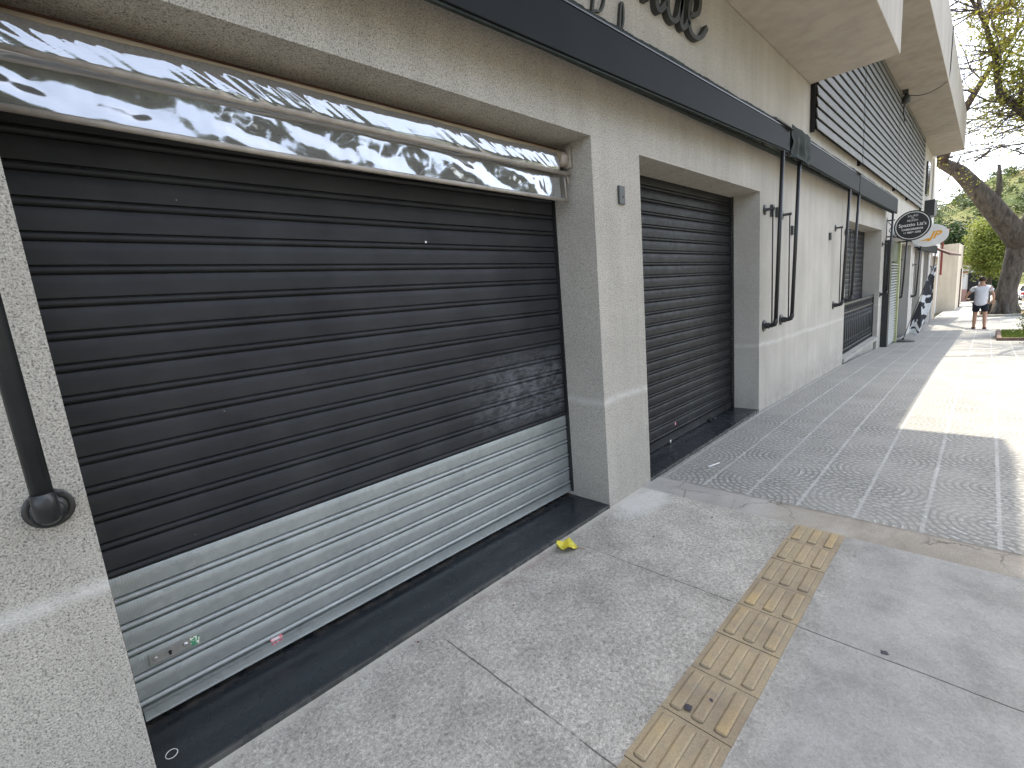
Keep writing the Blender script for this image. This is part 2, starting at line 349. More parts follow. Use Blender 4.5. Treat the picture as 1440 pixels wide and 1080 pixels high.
def mk_foliage(name, cols, tr=.35):
    t = NT(name); oi = t.n('ShaderNodeNewGeometry').outputs['Random Per Island']
    c = t.ramp(oi, [(i/(len(cols)-1), k) for i, k in enumerate(cols)])
    c = t.mix(1.0, c, t.ramp(t.noise(.9, 4), [(.3, .75), (.7, 1.2)]), 'MULTIPLY')
    t.fin(c, .6, 0, None, .3)
    tl = t.n('ShaderNodeBsdfTranslucent'); t.set(tl.inputs[0], c); mx = t.n('ShaderNodeMixShader'); mx.inputs[0].default_value = tr
    t.t.links.new(t.b.outputs[0], mx.inputs[1]); t.t.links.new(tl.outputs[0], mx.inputs[2]); t.t.links.new(mx.outputs[0], t.out.inputs[0]); return t.m
def mk_bark(name, a, b):
    t = NT(name); n1 = t.noise(1, 6, .7, t.sc(6, 6, 1.6), .9)
    return t.fin(t.ramp(n1, [(.3, a), (.7, b)]), .95, 0, t.bump(n1, 1.0, .08), .15)
def mk_film():
    t = NT('clear_pvc_film')
    gl = t.n('ShaderNodeBsdfGlossy'); gl.inputs['Color'].default_value = (.50, .525, .565, 1); gl.inputs['Roughness'].default_value = .07
    tr = t.n('ShaderNodeBsdfTransparent'); tr.inputs['Color'].default_value = (.86, .88, .88, 1)
    df = t.n('ShaderNodeBsdfDiffuse'); df.inputs['Color'].default_value = (.42, .41, .39, 1)
    m1 = t.n('ShaderNodeMixShader'); m1.inputs[0].default_value = .76; t.t.links.new(tr.outputs[0], m1.inputs[1]); t.t.links.new(gl.outputs[0], m1.inputs[2])
    m2 = t.n('ShaderNodeMixShader'); m2.inputs[0].default_value = .24; t.t.links.new(m1.outputs[0], m2.inputs[1]); t.t.links.new(df.outputs[0], m2.inputs[2])
    t.t.links.new(m2.outputs[0], t.out.inputs[0]); return t.m

M = dict(
 stucco=mk_stucco(), smooth=mk_smooth('painted_render', (.50, .475, .43)), fascia=mk_smooth('fascia_render', (.41, .38, .335), .15),
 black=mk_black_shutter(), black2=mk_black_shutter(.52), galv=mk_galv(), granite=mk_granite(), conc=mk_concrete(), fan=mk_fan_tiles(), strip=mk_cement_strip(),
 tact=mk_tactile(), asphalt=mk_asphalt(), film=mk_film(),
 paint=plain('black_metal_paint', (.016, .017, .018), .38, 0, .25, 12, .5, .05, 150),
 awn=plain('charcoal_awning_metal', (.0095, .0115, .0125), .65, 0, .14, 2.5, .12),
 awn_fab=plain('green_black_awning_cloth', (.026, .033, .031), .85, 0, .35, 14, .2, .5, 30),
 slat=plain('grey_louvre_metal', (.108, .105, .092), .6, .0, .18, 3, .5),
 dark=plain('dark_void', (.008, .008, .009), .7, 0, .2), iron=plain('iron_paint', (.04, .044, .046), .5, 0, .2, 12, .5), white=plain('white_paint', (.72, .72, .70), .5, 0, .06),
 plastic=plain('grey_plastic', (.05, .053, .05), .5, 0, .1), bar=plain('aged_clear_plastic_bar', (.30, .27, .235), .3, 0, .2, 20, .5),
 steel=plain('steel', (.45, .45, .44), .35, .9, .15, 30), letters=plain('dark_lettering', (.035, .037, .033), .6, 0, .3, 14),
 rust=plain('reddish_board', (.10, .055, .04), .8, 0, .35, 5), beige=mk_smooth('beige_wall', (.50, .42, .31)), cream=mk_smooth('cream_wall', (.60, .53, .42)),
 pinkw=mk_smooth('whitewash_wall', (.66, .64, .61)), tile=plain('clay_roof_tiles', (.30, .12, .07), .8, 0, .3, 3), soil=plain('dry_soil', (.13, .095, .06), .95, 0, .3, 4, .2, .8, 20),
 kerbm=plain('kerb_concrete', (.34, .33, .30), .9, 0, .15, 3, .2, .4), brickb=plain('brown_brick_border', (.17, .125, .10), .9, 0, .3, 8, .2, .6),
 glass=plain('dark_window_glass', (.02, .024, .03), .08, 0, .1, 2, .8),
)

# ================================================================== THE SETTING
def sheet(name, xs, ys, dz, mat, follow=True):
    mb = MB(); nx = len(xs); vs = [(x, y, (zg(x) if follow else 0)+dz) for y in ys for x in xs]
    fs = [(j*nx+i, j*nx+i+1, (j+1)*nx+i+1, (j+1)*nx+i) for j in range(len(ys)-1) for i in range(nx-1)]
    mb.add(vs, fs); return tag(mb.build(name, mat), kind='structure')
gx = [x for x in [-60,-20,0,5.7,10.25,16,22.75,30,36,42,52,70,100,160,300,700,1500]]
sheet('ground', gx, [-1200,-300,-60,-12,-3,0,10,60,300,1200], -.17, plain('dry_grass_ground', (.10, .105, .055), .95, 0, .3, .4, .2))
def rng(a, b, ex=()): return sorted(set([a, b]+[x for x, _ in GP if a < x < b]+list(ex)))
sheet('concrete_pavement', rng(-6, 3.05), [-3.6, 0.02], 0, M['conc'])
sheet('cement_strip', [3.05, 3.33], [-3.6, 0.02], -.001, M['strip'])
tp = sheet('patterned_pavement', rng(3.33, 120), [-3.6, 0.02], -.004, M['fan'])
sheet('road', rng(-60, 400), [-10.6, -3.74], -.162, M['asphalt'])
kb = MB()
for a, b in zip(rng(-20, 120)[:-1], rng(-20, 120)[1:]):
    kb.add([(a,-3.74,zg(a)-.2),(a,-3.6,zg(a)-.2),(a,-3.6,zg(a)+.004),(a,-3.74,zg(a)+.0),(b,-3.74,zg(b)-.2),(b,-3.6,zg(b)-.2),(b,-3.6,zg(b)+.004),(b,-3.74,zg(b)+.0)],
           [(3,2,6,7),(0,3,7,4),(2,1,5,6)])
tag(kb.build('kerb', M['kerbm']), kind='structure')
sheet('far_pavement', rng(-20, 120), [-13.6, -10.6], -.02, M['kerbm'])
# tactile strip: ribbed 25 cm tiles
tb = MB(); random.seed(3)
L0 = .248; x = 1.34-6*L0-.004
k = 0
while x < 3.0:
    x1 = min(x+L0-.004, 3.045); yo = random.uniform(-.004, .004); y0, y1 = -1.058+yo, -1.306+yo; zt = .005+random.uniform(0, .002)
    tb.box(x, x1, y1, y0, -.02, zt)
    if x1-x > .1:
        for i in range(3):
            yc = y1+.045+i*.080; w = .024; n = 6
            P = []
            for (s, h) in ((-1, 0), (-.85, .0065), (-.6, .0095), (.6, .0095), (.85, .0065), (1, 0)): P.append((s*w, h))
            xa, xb = x+.012, x1-.012
            vs = []
            for (px, sc_) in ((xa, 0), (xa+.012, 1), (xb-.012, 1), (xb, 0)):
                for s, h in P: vs.append((px, yc+s*(1 if sc_ else .6), zt-.001+h*sc_))
            nn = len(P)
            tb.add(vs, [(a*nn+j, (a+1)*nn+j, (a+1)*nn+j+1, a*nn+j+1) for a in range(3) for j in range(nn-1)])
    x += L0; k += 1
tag(tb.build('tactile_paving', M['tact']), kind='structure')

# ================================================================== SHOP BUILDING
B = empty('shop_building', (5.7, 0, 0), 'long grey stuccoed shop building with black roller shutters, overhanging roof and louvred upper floor', 'building')
w = MB()
def pier(a, b, top=2.47, bot=-2.4): w.box(a, b, 0, .45, bot, top)
for a, b in ((-6,0),(2.61,3.19),(5.72,10.2),(13.97,14.5)): pier(a, b)
w.box(-6, 14.5, 0, .45, 2.47, 3.96+2.2)
w.box(3.19, 5.72, 0, .45, 2.445, 2.469); w.box(10.2, 13.97, 0, .45, 2.41, 2.469)
w.box(10.2, 13.97, .06, .45, -.9, -.10)
wall = w.build('wall', M['stucco'], B)
w = MB()
for a, b in ((14.5,17.2),(19.9,21.0),(23.4,24.2),(26.0,26.9)): pier(a, b, 2.2, -2.6)
w.box(14.5, 26.9, 0, .45, 2.2, 6.16); 
w.box(-6, 26.9, .451, 8, -3, 6.9)
w.build('far_wall', M['smooth'], B, label='smooth pale rendered far half of the shop wall')
# balcony box, roof overhang and upper slab
bo = MB(); bo.box(-6, 7.63, -.91, -.002, 3.96, 6.94); bevel(bo.build('balcony', M['fascia'], B), .008)
rf = MB(); rf.box(7.635, 25.35, -.87, .45, 5.65, 6.85); bevel(rf.build('roof_overhang', M['fascia'], B), .01)
up = MB(); up.box(-6, 9.17, -1.56, 4, 6.95, 7.85); up.build('upper_roof_slab', M['fascia'], B)
# sills
for a, b in ((0.0, 2.61), (3.19, 5.72)):
    s = MB(); s.box(a+.001, b-.001, -.004, .449, -.03, .022); bevel(s.build('sill', M['granite'], B, label='black granite door sill'), .003)
s = MB(); s.box(10.21, 13.96, -.03, .44, -.099, -.03); s.build('sill', M['kerbm'], B, label='pale cement step under the iron railing')

def slat_profile(z0, z1, y0, pitch=.1065, first=None, cv=1.0):
    pr = []; z = z0
    while z < z1-.01:
        pr += [(y0+.012, z), (y0+.012, z+.003), (y0+.001, z+.005), (y0-.006, z+.010), (y0-.008, z+.0155), (y0-.006, z+.021), (y0+.001, z+.026), (y0+.012, z+.0275), (y0+.012, z+.0315),
               (y0-.001, z+.033), (y0-.001-.0015*cv, z+.05), (y0-.001-.0018*cv, z+.075), (y0-.001, z+pitch-.003), (y0+.002, z+pitch-.0005)]
        z += pitch
    return pr
def shutter(a, b, y0, ztop, zbot, galv_to=None, label='', bm=None):
    bm = bm or M['black']
    zs = .960-.1065*9+.0005     # a joint line
    base = zs+.1065*1 if zbot < .1 else zs+.1065*round((zbot-zs)/.1065)
    zg_ = galv_to if galv_to else base
    nb = round((zg_-zs)/.1065); zblack = zs+nb*.1065
    mb = MB(); mb.prof_x(slat_profile(zblack, ztop, y0), a, b)
    sh = autosmooth(mb.build('roller_shutter', bm, B, label=label), 50)
    if galv_to:
        mg = MB(); mg.prof_x(slat_profile(base+.001, zblack-.001, y0-.0015, cv=.3), a+.001, b-.012)
        autosmooth(mg.build('bare_slats', M['galv'], sh, label='unpainted galvanised slats at the bottom of the shutter'), 50)
    bb = MB(); zt = base-.001
    bb.prof_x([(y0+.03, zbot), (y0-.004, zbot), (y0-.012, zbot+.003), (y0-.014, zbot+.006), (y0-.006, zbot+.010), (y0-.0045, zbot+.02), (y0-.004, zt-.012), (y0-.009, zt-.008), (y0-.009, zt-.003), (y0+.01, zt)], a+.004, b-.004)
    bo_ = autosmooth(bb.build('bottom_bar', M['galv'] if galv_to else bm, sh), 50)
    gd = MB()
    for xx in (a, b):
        s_ = 1 if xx == a else -1
        x0, x1 = sorted((xx, xx+s_*.028)); gd = MB(); gd.box(x0, x1, y0-.014-.012, y0-.016, zbot-.005, ztop)
        if not galv_to: gd.build('guide_rail', M['paint'], sh)
    if galv_to:
        g2 = MB(); g2.box(b-.010, b-.0005, y0-.03, y0+.03, zbot, ztop); g2.build('guide_rail', M['paint'], sh)
    return sh, bo_
sh1, bb1 = shutter(.0, 2.61, .345, 2.75, .052, .66, 'wide black roller shutter with bare galvanised bottom slats')
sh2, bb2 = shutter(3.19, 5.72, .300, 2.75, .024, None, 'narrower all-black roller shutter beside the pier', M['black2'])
mb = MB(); mb.prof_x(slat_profile(-.10, 2.7, .32), 10.2, 13.97); sh3 = autosmooth(mb.build('roller_shutter', M['black'], B, label='far black roller shutter behind the iron railing'), 50)
for a, b in ((17.2,19.9),(21.0,23.4),(24.2,26.0)):
    mb = MB(); mb.prof_x(slat_profile(-1.1, 2.3, .30), a, b); mb.build('roller_shutter', M['black'], B)
    mb = MB(); mb.box(a+.002, b-.002, .14, .30, -2, 1.95)
# rivets, lock plate, stickers of shutter one
rv = MB()
for xx in (.12, .235, .36, .62, .95, 1.3, 1.7, 2.1, 2.45):
    rv.lathe((xx, .3415, .098), [(.006, 0), (.006, -.002), (.003, -.004)], 'Y', 10)
rv.build('rivet', M['steel'], bb1)['kind'] = 'stuff'
lp = MB(); lp.box(.055, .185, .3355, .342, .262, .302); lp.lathe((.072,.3355,.282),[(.008,0),(.008,-.003),(.004,-.005)],'Y',12); lp.lathe((.168,.3355,.282),[(.009,0),(.009,-.003),(.005,-.006)],'Y',12)
lpo = lp.build('lock_plate', M['steel'], sh1); kh = MB(); kh.lathe((.118,.3353,.282),[(.006,0),(.006,-.001)],'Y',12); kh.box(.114,.122,.3340,.3353,.270,.282); kh.build('keyhole', M['dark'], lpo)
# small bare spots (screws) on the shutter
sc1 = MB(); sc1.lathe((1.527,.3415,1.85),[(.006,0),(.006,-.003),(.003,-.004)],'Y',10); sc1.build('screw', M['white'], sh1)

# third opening window frame above the railing, second shutter latch
lt = MB(); lt.box(4.98, 5.10, .262, .287, .030, .045); lt.tube([(5.03,.26,.035),(5.03,.235,.05),(5.07,.235,.05),(5.07,.26,.035)], .006, 8)
lt.build('latch', M['paint'], sh2)
lt = MB(); lt.lathe((4.05,.268,.052),[(.018,0),(.018,-.01),(.008,-.014)],'Y',12); lt.build('lock', M['steel'], sh2)

# louvre screen of the upper floor
sv = MB(); zl0, zl1 = 3.43, 5.63; pit = .1375
ns = int((zl1-zl0)/pit)
for seg in ((7.66,10.83),(10.87,15.2),(15.24,17.75),(17.79,21.5)):
    for i in range(ns+1):
        z = zl0+i*pit
        # aerofoil blade, upper edge towards the wall
        c = Vector(((seg[0]+seg[1])/2, -.075, z+.04)); hw = (seg[1]-seg[0])/2-.01
        sv.obox(c, (hw,0,0), Vector((0,-.010,-.062)), Vector((0,-.0058,.0010)))
scr = sv.build('louvre_screen', M['slat'], B)
for xx in (7.66, 10.85, 15.22, 17.77, 21.5):
    pv = MB(); pv.box(xx-.016, xx+.016, -.055, -.004, zl0-.05, 5.648); pv.build('louvre_post', M['dark'], scr)
wb = MB(); wb.box(7.66, 21.5, -.0035, .1, 3.47, 5.64); wb.build('window', M['dark'], B)
wb = MB(); wb.box(23.0, 23.8, -.06, -.001, 4.05, 5.15); wb.build('window', M['glass'], B)
ac = MB(); ac.box(23.2, 24.3, -.28, -.001, 3.3, 3.85); bevel(ac.build('wall_box', M['paint'], B), .01)
dp = MB(); dp.tube([(25.6,-.05,5.6),(25.6,-.05,-.8)], .045, 10); dp.tube([(26.3,-.04,5.3),(26.3,-.04,2.3)], .04, 10)
dp.build('downpipe', M['white'], B, True)
# floodlight and cable under the roof
fl = empty('soffit_floodlight', (15.4, -.14, 5.64), 'small old floodlight clamped under the roof overhang above the louvres', 'lamp')
m = MB(); m.box(15.34, 15.46, -.19, -.09, 5.56, 5.645); m.build('bracket', M['plastic'], fl); m = MB(); m.lathe((15.4,-.16,5.42),[(.03,.13),(.075,.08),(.085,-.05),(.08,-.055)],'Z',16); m.build('lamp_head', M['plastic'], fl, True)
m = MB(); m.tube([(15.4+.35*t, -.14-.72*t, 5.55-.10*math.sin(math.pi*t)+.12*t*t) for t in [i/12 for i in range(13)]]+[(15.76,-.88,5.9),(15.76,-.885,6.8)], .009, 6)
tag(m.build('cable', M['paint'], None, True), 'thin dark cable sagging across the roof soffit from the floodlight', 'cable')
m = MB(); m.tube([(15.45,-.12,5.55),(15.6,-.10,5.2),(15.62,-.13,5.0)], .014, 6); m.build('loose_wire', M['paint'], fl, True)

# railing in the third opening
rl = empty('iron_railing', (12.08, .10, -.1), 'low black wrought-iron railing across the third opening of the shop', 'railing')
m = MB()
for z in (.93, .76, .06, -.06): m.box(10.215, 13.955, .085, .115, z-.014 if z < .9 else z-.02, z+.014 if z < .9 else z+.02)
for xx in (10.23, 13.94): m.box(xx-.018, xx+.018, .082, .118, -.09, .96)
bevel(m.build('frame', M['paint'], rl), .003)
for i in range(19):
    xx = 10.33+i*.195; m = MB(); m.tube([(xx,.1,-.05),(xx,.1,.75)], .0095, 6); m.build('baluster', M['iron'], rl, True)
m = MB()
for i in range(18):
    xx = 10.33+i*.195+.0975
    for zc, r in ((.845,.07),(0.0,.045),(.16,.07),(.62,.07)):
        m.tube([(xx+r*math.cos(a)*(1-.35*a/6.3), .1, zc+r*math.sin(a)*(1-.35*a/6.3)) for a in [j*.52 for j in range(13)]], .008, 5)
m.build('scrollwork', M['iron'], rl, True)['kind'] = 'stuff'
bk = MB(); bk.box(10.23, 13.94, .135, .139, .0, .9); bk.build('interior_shade_sheet', M['dark'], rl)  # added near-black sheet, stands in for the shade inside the opening

# ------------------------------------------------------------------ plastic roller blind in opening one
bl = empty('plastic_roller_blind', (1.3, .2, 2.1), 'rolled-up clear plastic weather blind, wrinkled and shiny, hanging above the wide shutter', 'blind')
X0, X1 = -0.0+.006, 2.49
def nz(x, y, z): return noise.noise(Vector((x, y, z)))
RP = [(.215,2.285),(.165,2.280),(.142,2.288),(.138,2.305),(.140,2.335),(.143,2.368),(.152,2.392),(.175,2.406),(.205,2.408),(.23,2.395)]
def roll(u, v):
    x = X0+(X1-.03-X0)*u; t = v*(len(RP)-1); i = min(len(RP)-2, int(t)); f = t-i
    y = RP[i][0]*(1-f)+RP[i+1][0]*f; z = RP[i][1]*(1-f)+RP[i+1][1]*f
    w_ = math.sin(math.pi*v); dens = (.45+.55*max(0, 1-x/1.2)+.4*max(0, (x-1.9)/.6))*(.35+1.5*max(0, nz(x*1.9, 3, 8)+.35))
    d = (.0050*nz(x*11+v*6, v*2.0, 1)+.0024*nz(x*29+v*13, v*3, 7))*dens+.006*nz(x*2.3, v*1.2, 9)+.0012*nz(x*60+v*25, v*4, 3)*dens
    return (x, y-d*w_, z+.35*d*w_-.006*u)
m = MB(); m.grid(roll, 900, 44); m.build('rolled_film', M['film'], bl, True)
def flap(u, v):
    x = X0+(X1-X0)*u; sag = .010*math.sin(math.pi*u)
    z = 2.155-.006-sag+(.150+sag)*v-.03*u+.0*v
    amp = .25+.75*math.sin(math.pi*min(1, max(0, v)))
    y = .165-.0012*math.sin(math.pi*v)+.011*v+amp*(.020*nz(x*4.2+v*.9, v*.8, 2)+.0052*nz(x*10-v*1.2, v*1.1, 5)+.0007*nz(x*30, v*2.5, 8))
    return (x, y, z)
m = MB(); m.grid(flap, 760, 44); m.build('loose_flap', M['film'], bl, True)
m = MB(); m.tube([(X0, .150, 2.300), (1.3, .150, 2.288), (2.57, .150, 2.272)], .0125, 12); m.build('upper_bar', M['bar'], bl, True)
m = MB(); m.tube([(X0, .162, 2.146), (.7, .162, 2.128), (1.3, .162, 2.121), (1.9, .162, 2.117), (2.555, .162, 2.112)], .0115, 12); m.build('bottom_bar', M['bar'], bl, True)
m = MB(); m.tube([(X0, .19, 2.385), (2.60, .19, 2.385)], .034, 14); m.build('roller_tube', plain('beige_tube', (.34, .28, .20), .5), bl, True)
m = MB(); m.lathe((2.535,.19,2.37),[(.030,-.03),(.046,-.02),(.046,.03),(.030,.05)],'X',18); m.box(2.585, 2.609, .15, .23, 2.32, 2.45); m.tube([(2.50,.165,2.272),(2.56,.165,2.268),(2.575,.165,2.215)], .009, 8); m.tube([(2.535,.165,2.25),(2.54,.165,2.12)], .006, 8)
m.build('end_bracket', M['bar'], bl, True)
m = MB(); m.box(.002, 2.608, .27, .30, 2.40, 2.469); m.build('timber_batten', M['rust'], bl)

# ------------------------------------------------------------------ awnings (folded cassettes)
def sbox(mb, a, b, y0, y1, za0, za1, zb0, zb1):
    mb.add([(a,y0,za0),(b,y0,zb0),(b,y1,zb0),(a,y1,za0),(a,y0,za1),(b,y0,zb1),(b,y1,zb1),(a,y1,za1)],
           [(0,3,2,1),(4,5,6,7),(0,1,5,4),(1,2,6,5),(2,3,7,6),(3,0,4,7)])
def awning(a, b, za, zb, ta, tb, lab, y1=-.20, fab=True, ra=None, rb=None):
    ra = ra or za+.01; rb = rb or zb+.01
    e = empty('folded_awning', ((a+b)/2, -.1, za), lab, 'awning', 'folded awnings along the shop front')
    m = MB(); sbox(m, a, b, y1, y1+.018, za, ta, zb, tb); bevel(m.build('valance_board', M['awn'], e), .004)
    m = MB(); sbox(m, a, b, y1+.010, y1+.028, za-.012, za-.002, zb-.012, zb-.002)
    sbox(m, a+.02, b-.02, -.128, -.100, ra, ra+.035, rb, rb+.035)
    x = a+.3
    while x < b-.1:
        z = max(za+(zb-za)*(x-a)/(b-a), ra+(rb-ra)*(x-a)/(b-a)); m.box(x-.03, x+.03, y1+.029, -.129, z+.002, z+.022); m.box(x-.02, x+.02, -.0995, -.001, z+.085, z+.105); x += .62
    m.build('underframe', M['awn_fab'], e)
    if fab:
        def P(u, v):
            x = a+(b-a)*u; zt = ta+(tb-ta)*u; an = v*math.pi*1.25-.25; r = .052+.006*nz(x*3, v*2, 4)+.005*nz(x*22, v*4, 1)+.004*nz(x*70, v*3, 1)
            return (x, -.115-r*math.cos(an)*1.25, zt+.030+r*math.sin(an)*(1.0+.25*nz(x*1.3, 2, 2)))
        m = MB(); m.grid(P, int((b-a)*60), 12); m.build('rolled_cloth', M['awn_fab'], e, True)
        m = MB(); sbox(m, a, b, y1-.004, y1+.022, ta+.001, ta+.010, tb+.001, tb+.010); m.build('top_rail', M['paint'], e)
    return e
A1 = awning(-3.0, 6.03, 2.56, 2.846, 2.845, 3.055, 'longest folded charcoal awning, directly above the wide shutter', ra=2.70, rb=2.806)
A2 = awning(6.07, 9.93, 2.825, 2.80, 3.06, 3.07, 'second folded charcoal awning with crumpled cloth, above the pale wall with two pipes', ra=2.806, rb=2.80)
A3 = awning(9.97, 14.55, 2.785, 2.785, 3.07, 3.085, 'third folded charcoal awning, above the iron railing, ending at the oval sign')
A4 = awning(15.6, 20.4, 2.27, 2.25, 2.50, 2.48, 'low dark awning just beyond the louvred door', fab=False)
A5 = awning(20.45, 27.1, 2.05, 2.03, 2.34, 2.32, 'farthest low dark awning at the end of the shop', fab=False)
for e, xx, z in ((A1, 5.88, 3.05), (A2, 9.78, 3.07)):
    m = MB(); m.add([(xx-.42,-.02,z+.02),(xx+.12,-.02,z+.01),(xx+.14,-.24,z-.005),(xx-.30,-.21,z+.02),(xx-.42,-.03,z+.10),(xx+.02,-.03,z+.12),(xx+.14,-.20,z+.045),(xx-.3,-.19,z+.055)],
       [(0,1,2,3),(4,7,6,5),(0,4,5,1),(1,5,6,2),(2,6,7,3),(3,7,4,0)]); m.build('end_flap', M['paint'], e)
m = MB()
def crum(u, v):
    x = 6.06+.75*u; return (x, -.205-.02*math.sin(3*u)-.035*nz(x*7, v*3, 0)*math.sin(math.pi*min(1, v+.2)), 2.80+.31*v+.03*nz(x*5, v, 3)*v)
m.grid(crum, 40, 20); m.build('crumpled_cloth', M['awn_fab'], A2, True)

# ------------------------------------------------------------------ awning arms: pipe, elbow, hinge rod, wall flanges
def arm(x, zb, zt, yt, lab, zr=None, rod=True, r=.021, side=0.0, fr=1.0):
    pw = 1.0 if rod else .82
    e = empty('awning_arm', (x, 0, zb), lab, 'awning arm', 'black pipe arms of the awnings')
    m = MB(); m.tube([(x+side,-.125,zb+.045), (x+side, yt+.025, zt)], r, 14); m.build('pipe', M['paint'], e, True)
    m = MB(); m.lathe((x,0,zb),[(k*pw, h) for k, h in ((.066,-.001),(.066,-.009),(.061,-.012),(.052,-.013),(.047,-.011),(.040,-.014),(.034,-.018),(.033,-.045),(.028,-.055))],'Y',28)
    for a in (45,135,225,315): m.lathe((x+.056*pw*math.cos(R_(a)),-.011,zb+.056*pw*math.sin(R_(a))),[(.006,0),(.006,-.005)],'Y',8)
    autosmooth(m.build('flange', M['paint'], e), 40)
    m = MB(); m.tube([(x,-.04,zb),(x,-.085,zb+.002),(x+side*.6,-.112,zb+.012),(x+side,-.124,zb+.04),(x+side,-.127,zb+.075)], [.024,.026,.027,.026,.024], 14); m.tube([(x-.001,-.048,zb),(x-.001,-.062,zb)], .035, 14)
    m.build('elbow', M['paint'], e, True)
    if rod and zr:
        m = MB(); m.tube([(x,-.085,zb+.01),(x,-.085,zr)], .0075, 8); m.build('hinge_rod', M['paint'], e, True)
        m = MB(); m.lathe((x,0,zr),[(.055,-.001),(.055,-.008),(.03,-.014),(.016,-.02),(.016,-.10),(.012,-.105)],'Y',18); m.build('flange', M['paint'], e, True)
    return e
arm(-.08, 1.04, 2.70, -.20, 'thick black pipe arm closest to the camera on the left pier', None, False, .0225)
arm(5.87, .985, 2.83, -.20, 'first of the two long pipe arms right after the second shutter', 2.265)
arm(6.50, 1.00, 2.81, -.20, 'second of the two long pipe arms right after the second shutter', 2.25)
arm(9.32, 1.00, 2.79, -.20, 'left pipe arm of the pair beside the iron railing', 2.235, side=.0)
arm(10.06, 1.04, 2.775, -.20, 'right pipe arm of the pair beside the iron railing, touching the opening edge', 2.2)
arm(14.10, .95, 2.775, -.20, 'pipe arm between the iron railing and the louvred door', 2.1)
arm(16.95, .72, 2.30, -.20, 'pipe arm beyond the louvred door', 1.75)
arm(20.6, .58, 2.28, -.20, 'pipe arm on the narrow pier behind the banner', 1.6)
arm(26.6, .50, 2.05, -.20, 'farthest pipe arm at the end of the building', 1.5)

# ------------------------------------------------------------------ small boxes on the wall
def wbox(x, z, wd, h, d, lab, hole=True, mat='plastic'):
    e = empty('wall_socket', (x, 0, z), lab, 'wall box', 'small grey boxes on the shop wall')
    m = MB(); m.box(x-wd/2, x+wd/2, -d, 0, z-h/2, z+h/2); bevel(m.build('cover', M[mat], e), .004)
    if hole: m = MB(); m.lathe((x+.006,-d,z-.012),[(.007,.002),(.007,-.0015)],'Y',12); m.build('socket_hole', M['dark'], e)
wbox(2.925, 2.145, .072, .12, .016, 'small grey outlet box on the pier between the two shutters')
wbox(6.09, 2.27, .06, .13, .03, 'small dark box right beside the top of the first pipe arm')
wbox(6.28, 2.265, .07, .11, .03, 'pale grey box between the two long pipe arms')
wbox(6.90, 2.09, .07, .11, .03, 'small dark box just right of the two long pipe arms')
wbox(8.92, 2.09, .07, .11, .03, 'small dark box left of the pipe arms by the railing')
wbox(16.7, 1.32, .10, .30, .04, 'narrow dark box on the pale strip beyond the louvred door', False)

# ------------------------------------------------------------------ shop lettering (script, raised)
def stroke(mb, pts, w, x0, z0, s, slant=.25, d=.045):
    # smooth the stroke
    P = [Vector((a, b)) for a, b in pts]; Q = []
    for i in range(len(P)-1):
        p0, p1, p2, p3 = P[max(0,i-1)], P[i], P[i+1], P[min(len(P)-1,i+2)]
        for k in range(5):
            t = k/5; Q.append(.5*((2*p1)+(p2-p0)*t+(2*p0-5*p1+4*p2-p3)*t*t+(-p0+3*p1-3*p2+p3)*t**3))
    Q.append(P[-1]); vs = []; n = len(Q)
    for i, q in enumerate(Q):
        t = (Q[min(n-1,i+1)]-Q[max(0,i-1)]); t = t.normalized() if t.length > 1e-6 else Vector((1,0))
        nn = Vector((-t.y, t.x))*w*(.55+.45*abs(t.y))
        for sgn, y in ((1,-.001),(1,-d),(-1,-d),(-1,-.001)):
            a, b = q+sgn*nn
            vs.append((x0+s*(a+slant*b), y, z0+s*b))
    fs = [(i*4+j, i*4+(j+1)%4, (i+1)*4+(j+1)%4, (i+1)*4+j) for i in range(n-1) for j in range(4)]+[(3,2,1,0),((n-1)*4,(n-1)*4+1,(n-1)*4+2,(n-1)*4+3)]
    mb.add(vs, fs)
O_ = [(.55,.95),(.2,.9),(.0,.5),(.15,.05),(.45,.0),(.75,.35),(.72,.8),(.5,.98),(.6,.75),(1.0,.8)]
C_ = [(.6,.85),(.35,1.0),(.05,.7),(.05,.25),(.35,.0),(.8,.25)]
N_ = [(0,.7),(.18,.95),(.2,.0),(.25,.6),(.5,.98),(.62,.75),(.6,.15),(.75,.0),(1.0,.25)]
D_ = [(.62,.8),(.3,.95),(.02,.55),(.1,.1),(.4,.02),(.62,.4),(.72,2.0),(.66,.35),(.8,.0),(1.05,.25)]
E_ = [(.05,.4),(.45,.55),(.5,.9),(.25,1.0),(.03,.6),(.1,.12),(.4,.0),(.75,.12),(1.0,.42)]
let = MB(); cx = 2.62
for g, wd in ((C_,.8),(O_,.95),(N_,1.0),(D_,1.0),(E_,1.0)):
    stroke(let, g, .078, cx, 3.435, .34); cx += wd*.345
let_e = empty('shop_lettering', (3.6, 0, 3.2), 'dark raised script lettering on the wall above the longest folded awning', 'lettering')
let.build('word', M['letters'], let_e)
lt2 = MB(); s2 = .15
R2 = [(.1,0),(.3,1.9),(.1,1.5),(.5,2.1),(1.0,1.8),(.8,1.2),(.3,1.0),(.7,.6),(1.1,.0)]
l2 = [(0,.1),(.35,1.2),(.35,1.9),(.18,2.0),(.12,1.2),(.2,.1),(.5,.1)]
a2 = [(.5,.8),(.2,.9),(0,.4),(.25,0),(.5,.4),(.5,.8),(.5,.2),(.8,.1)]
xx = 2.62
for g, wd in ((R2,1.25),(a2,.85),(l2,.6),(a2,.85),(a2,.85)):
    stroke(lt2, g, .06, xx, 3.03, s2, .15, .02); xx += wd*s2
lt2.build('second_line', M['letters'], let_e)

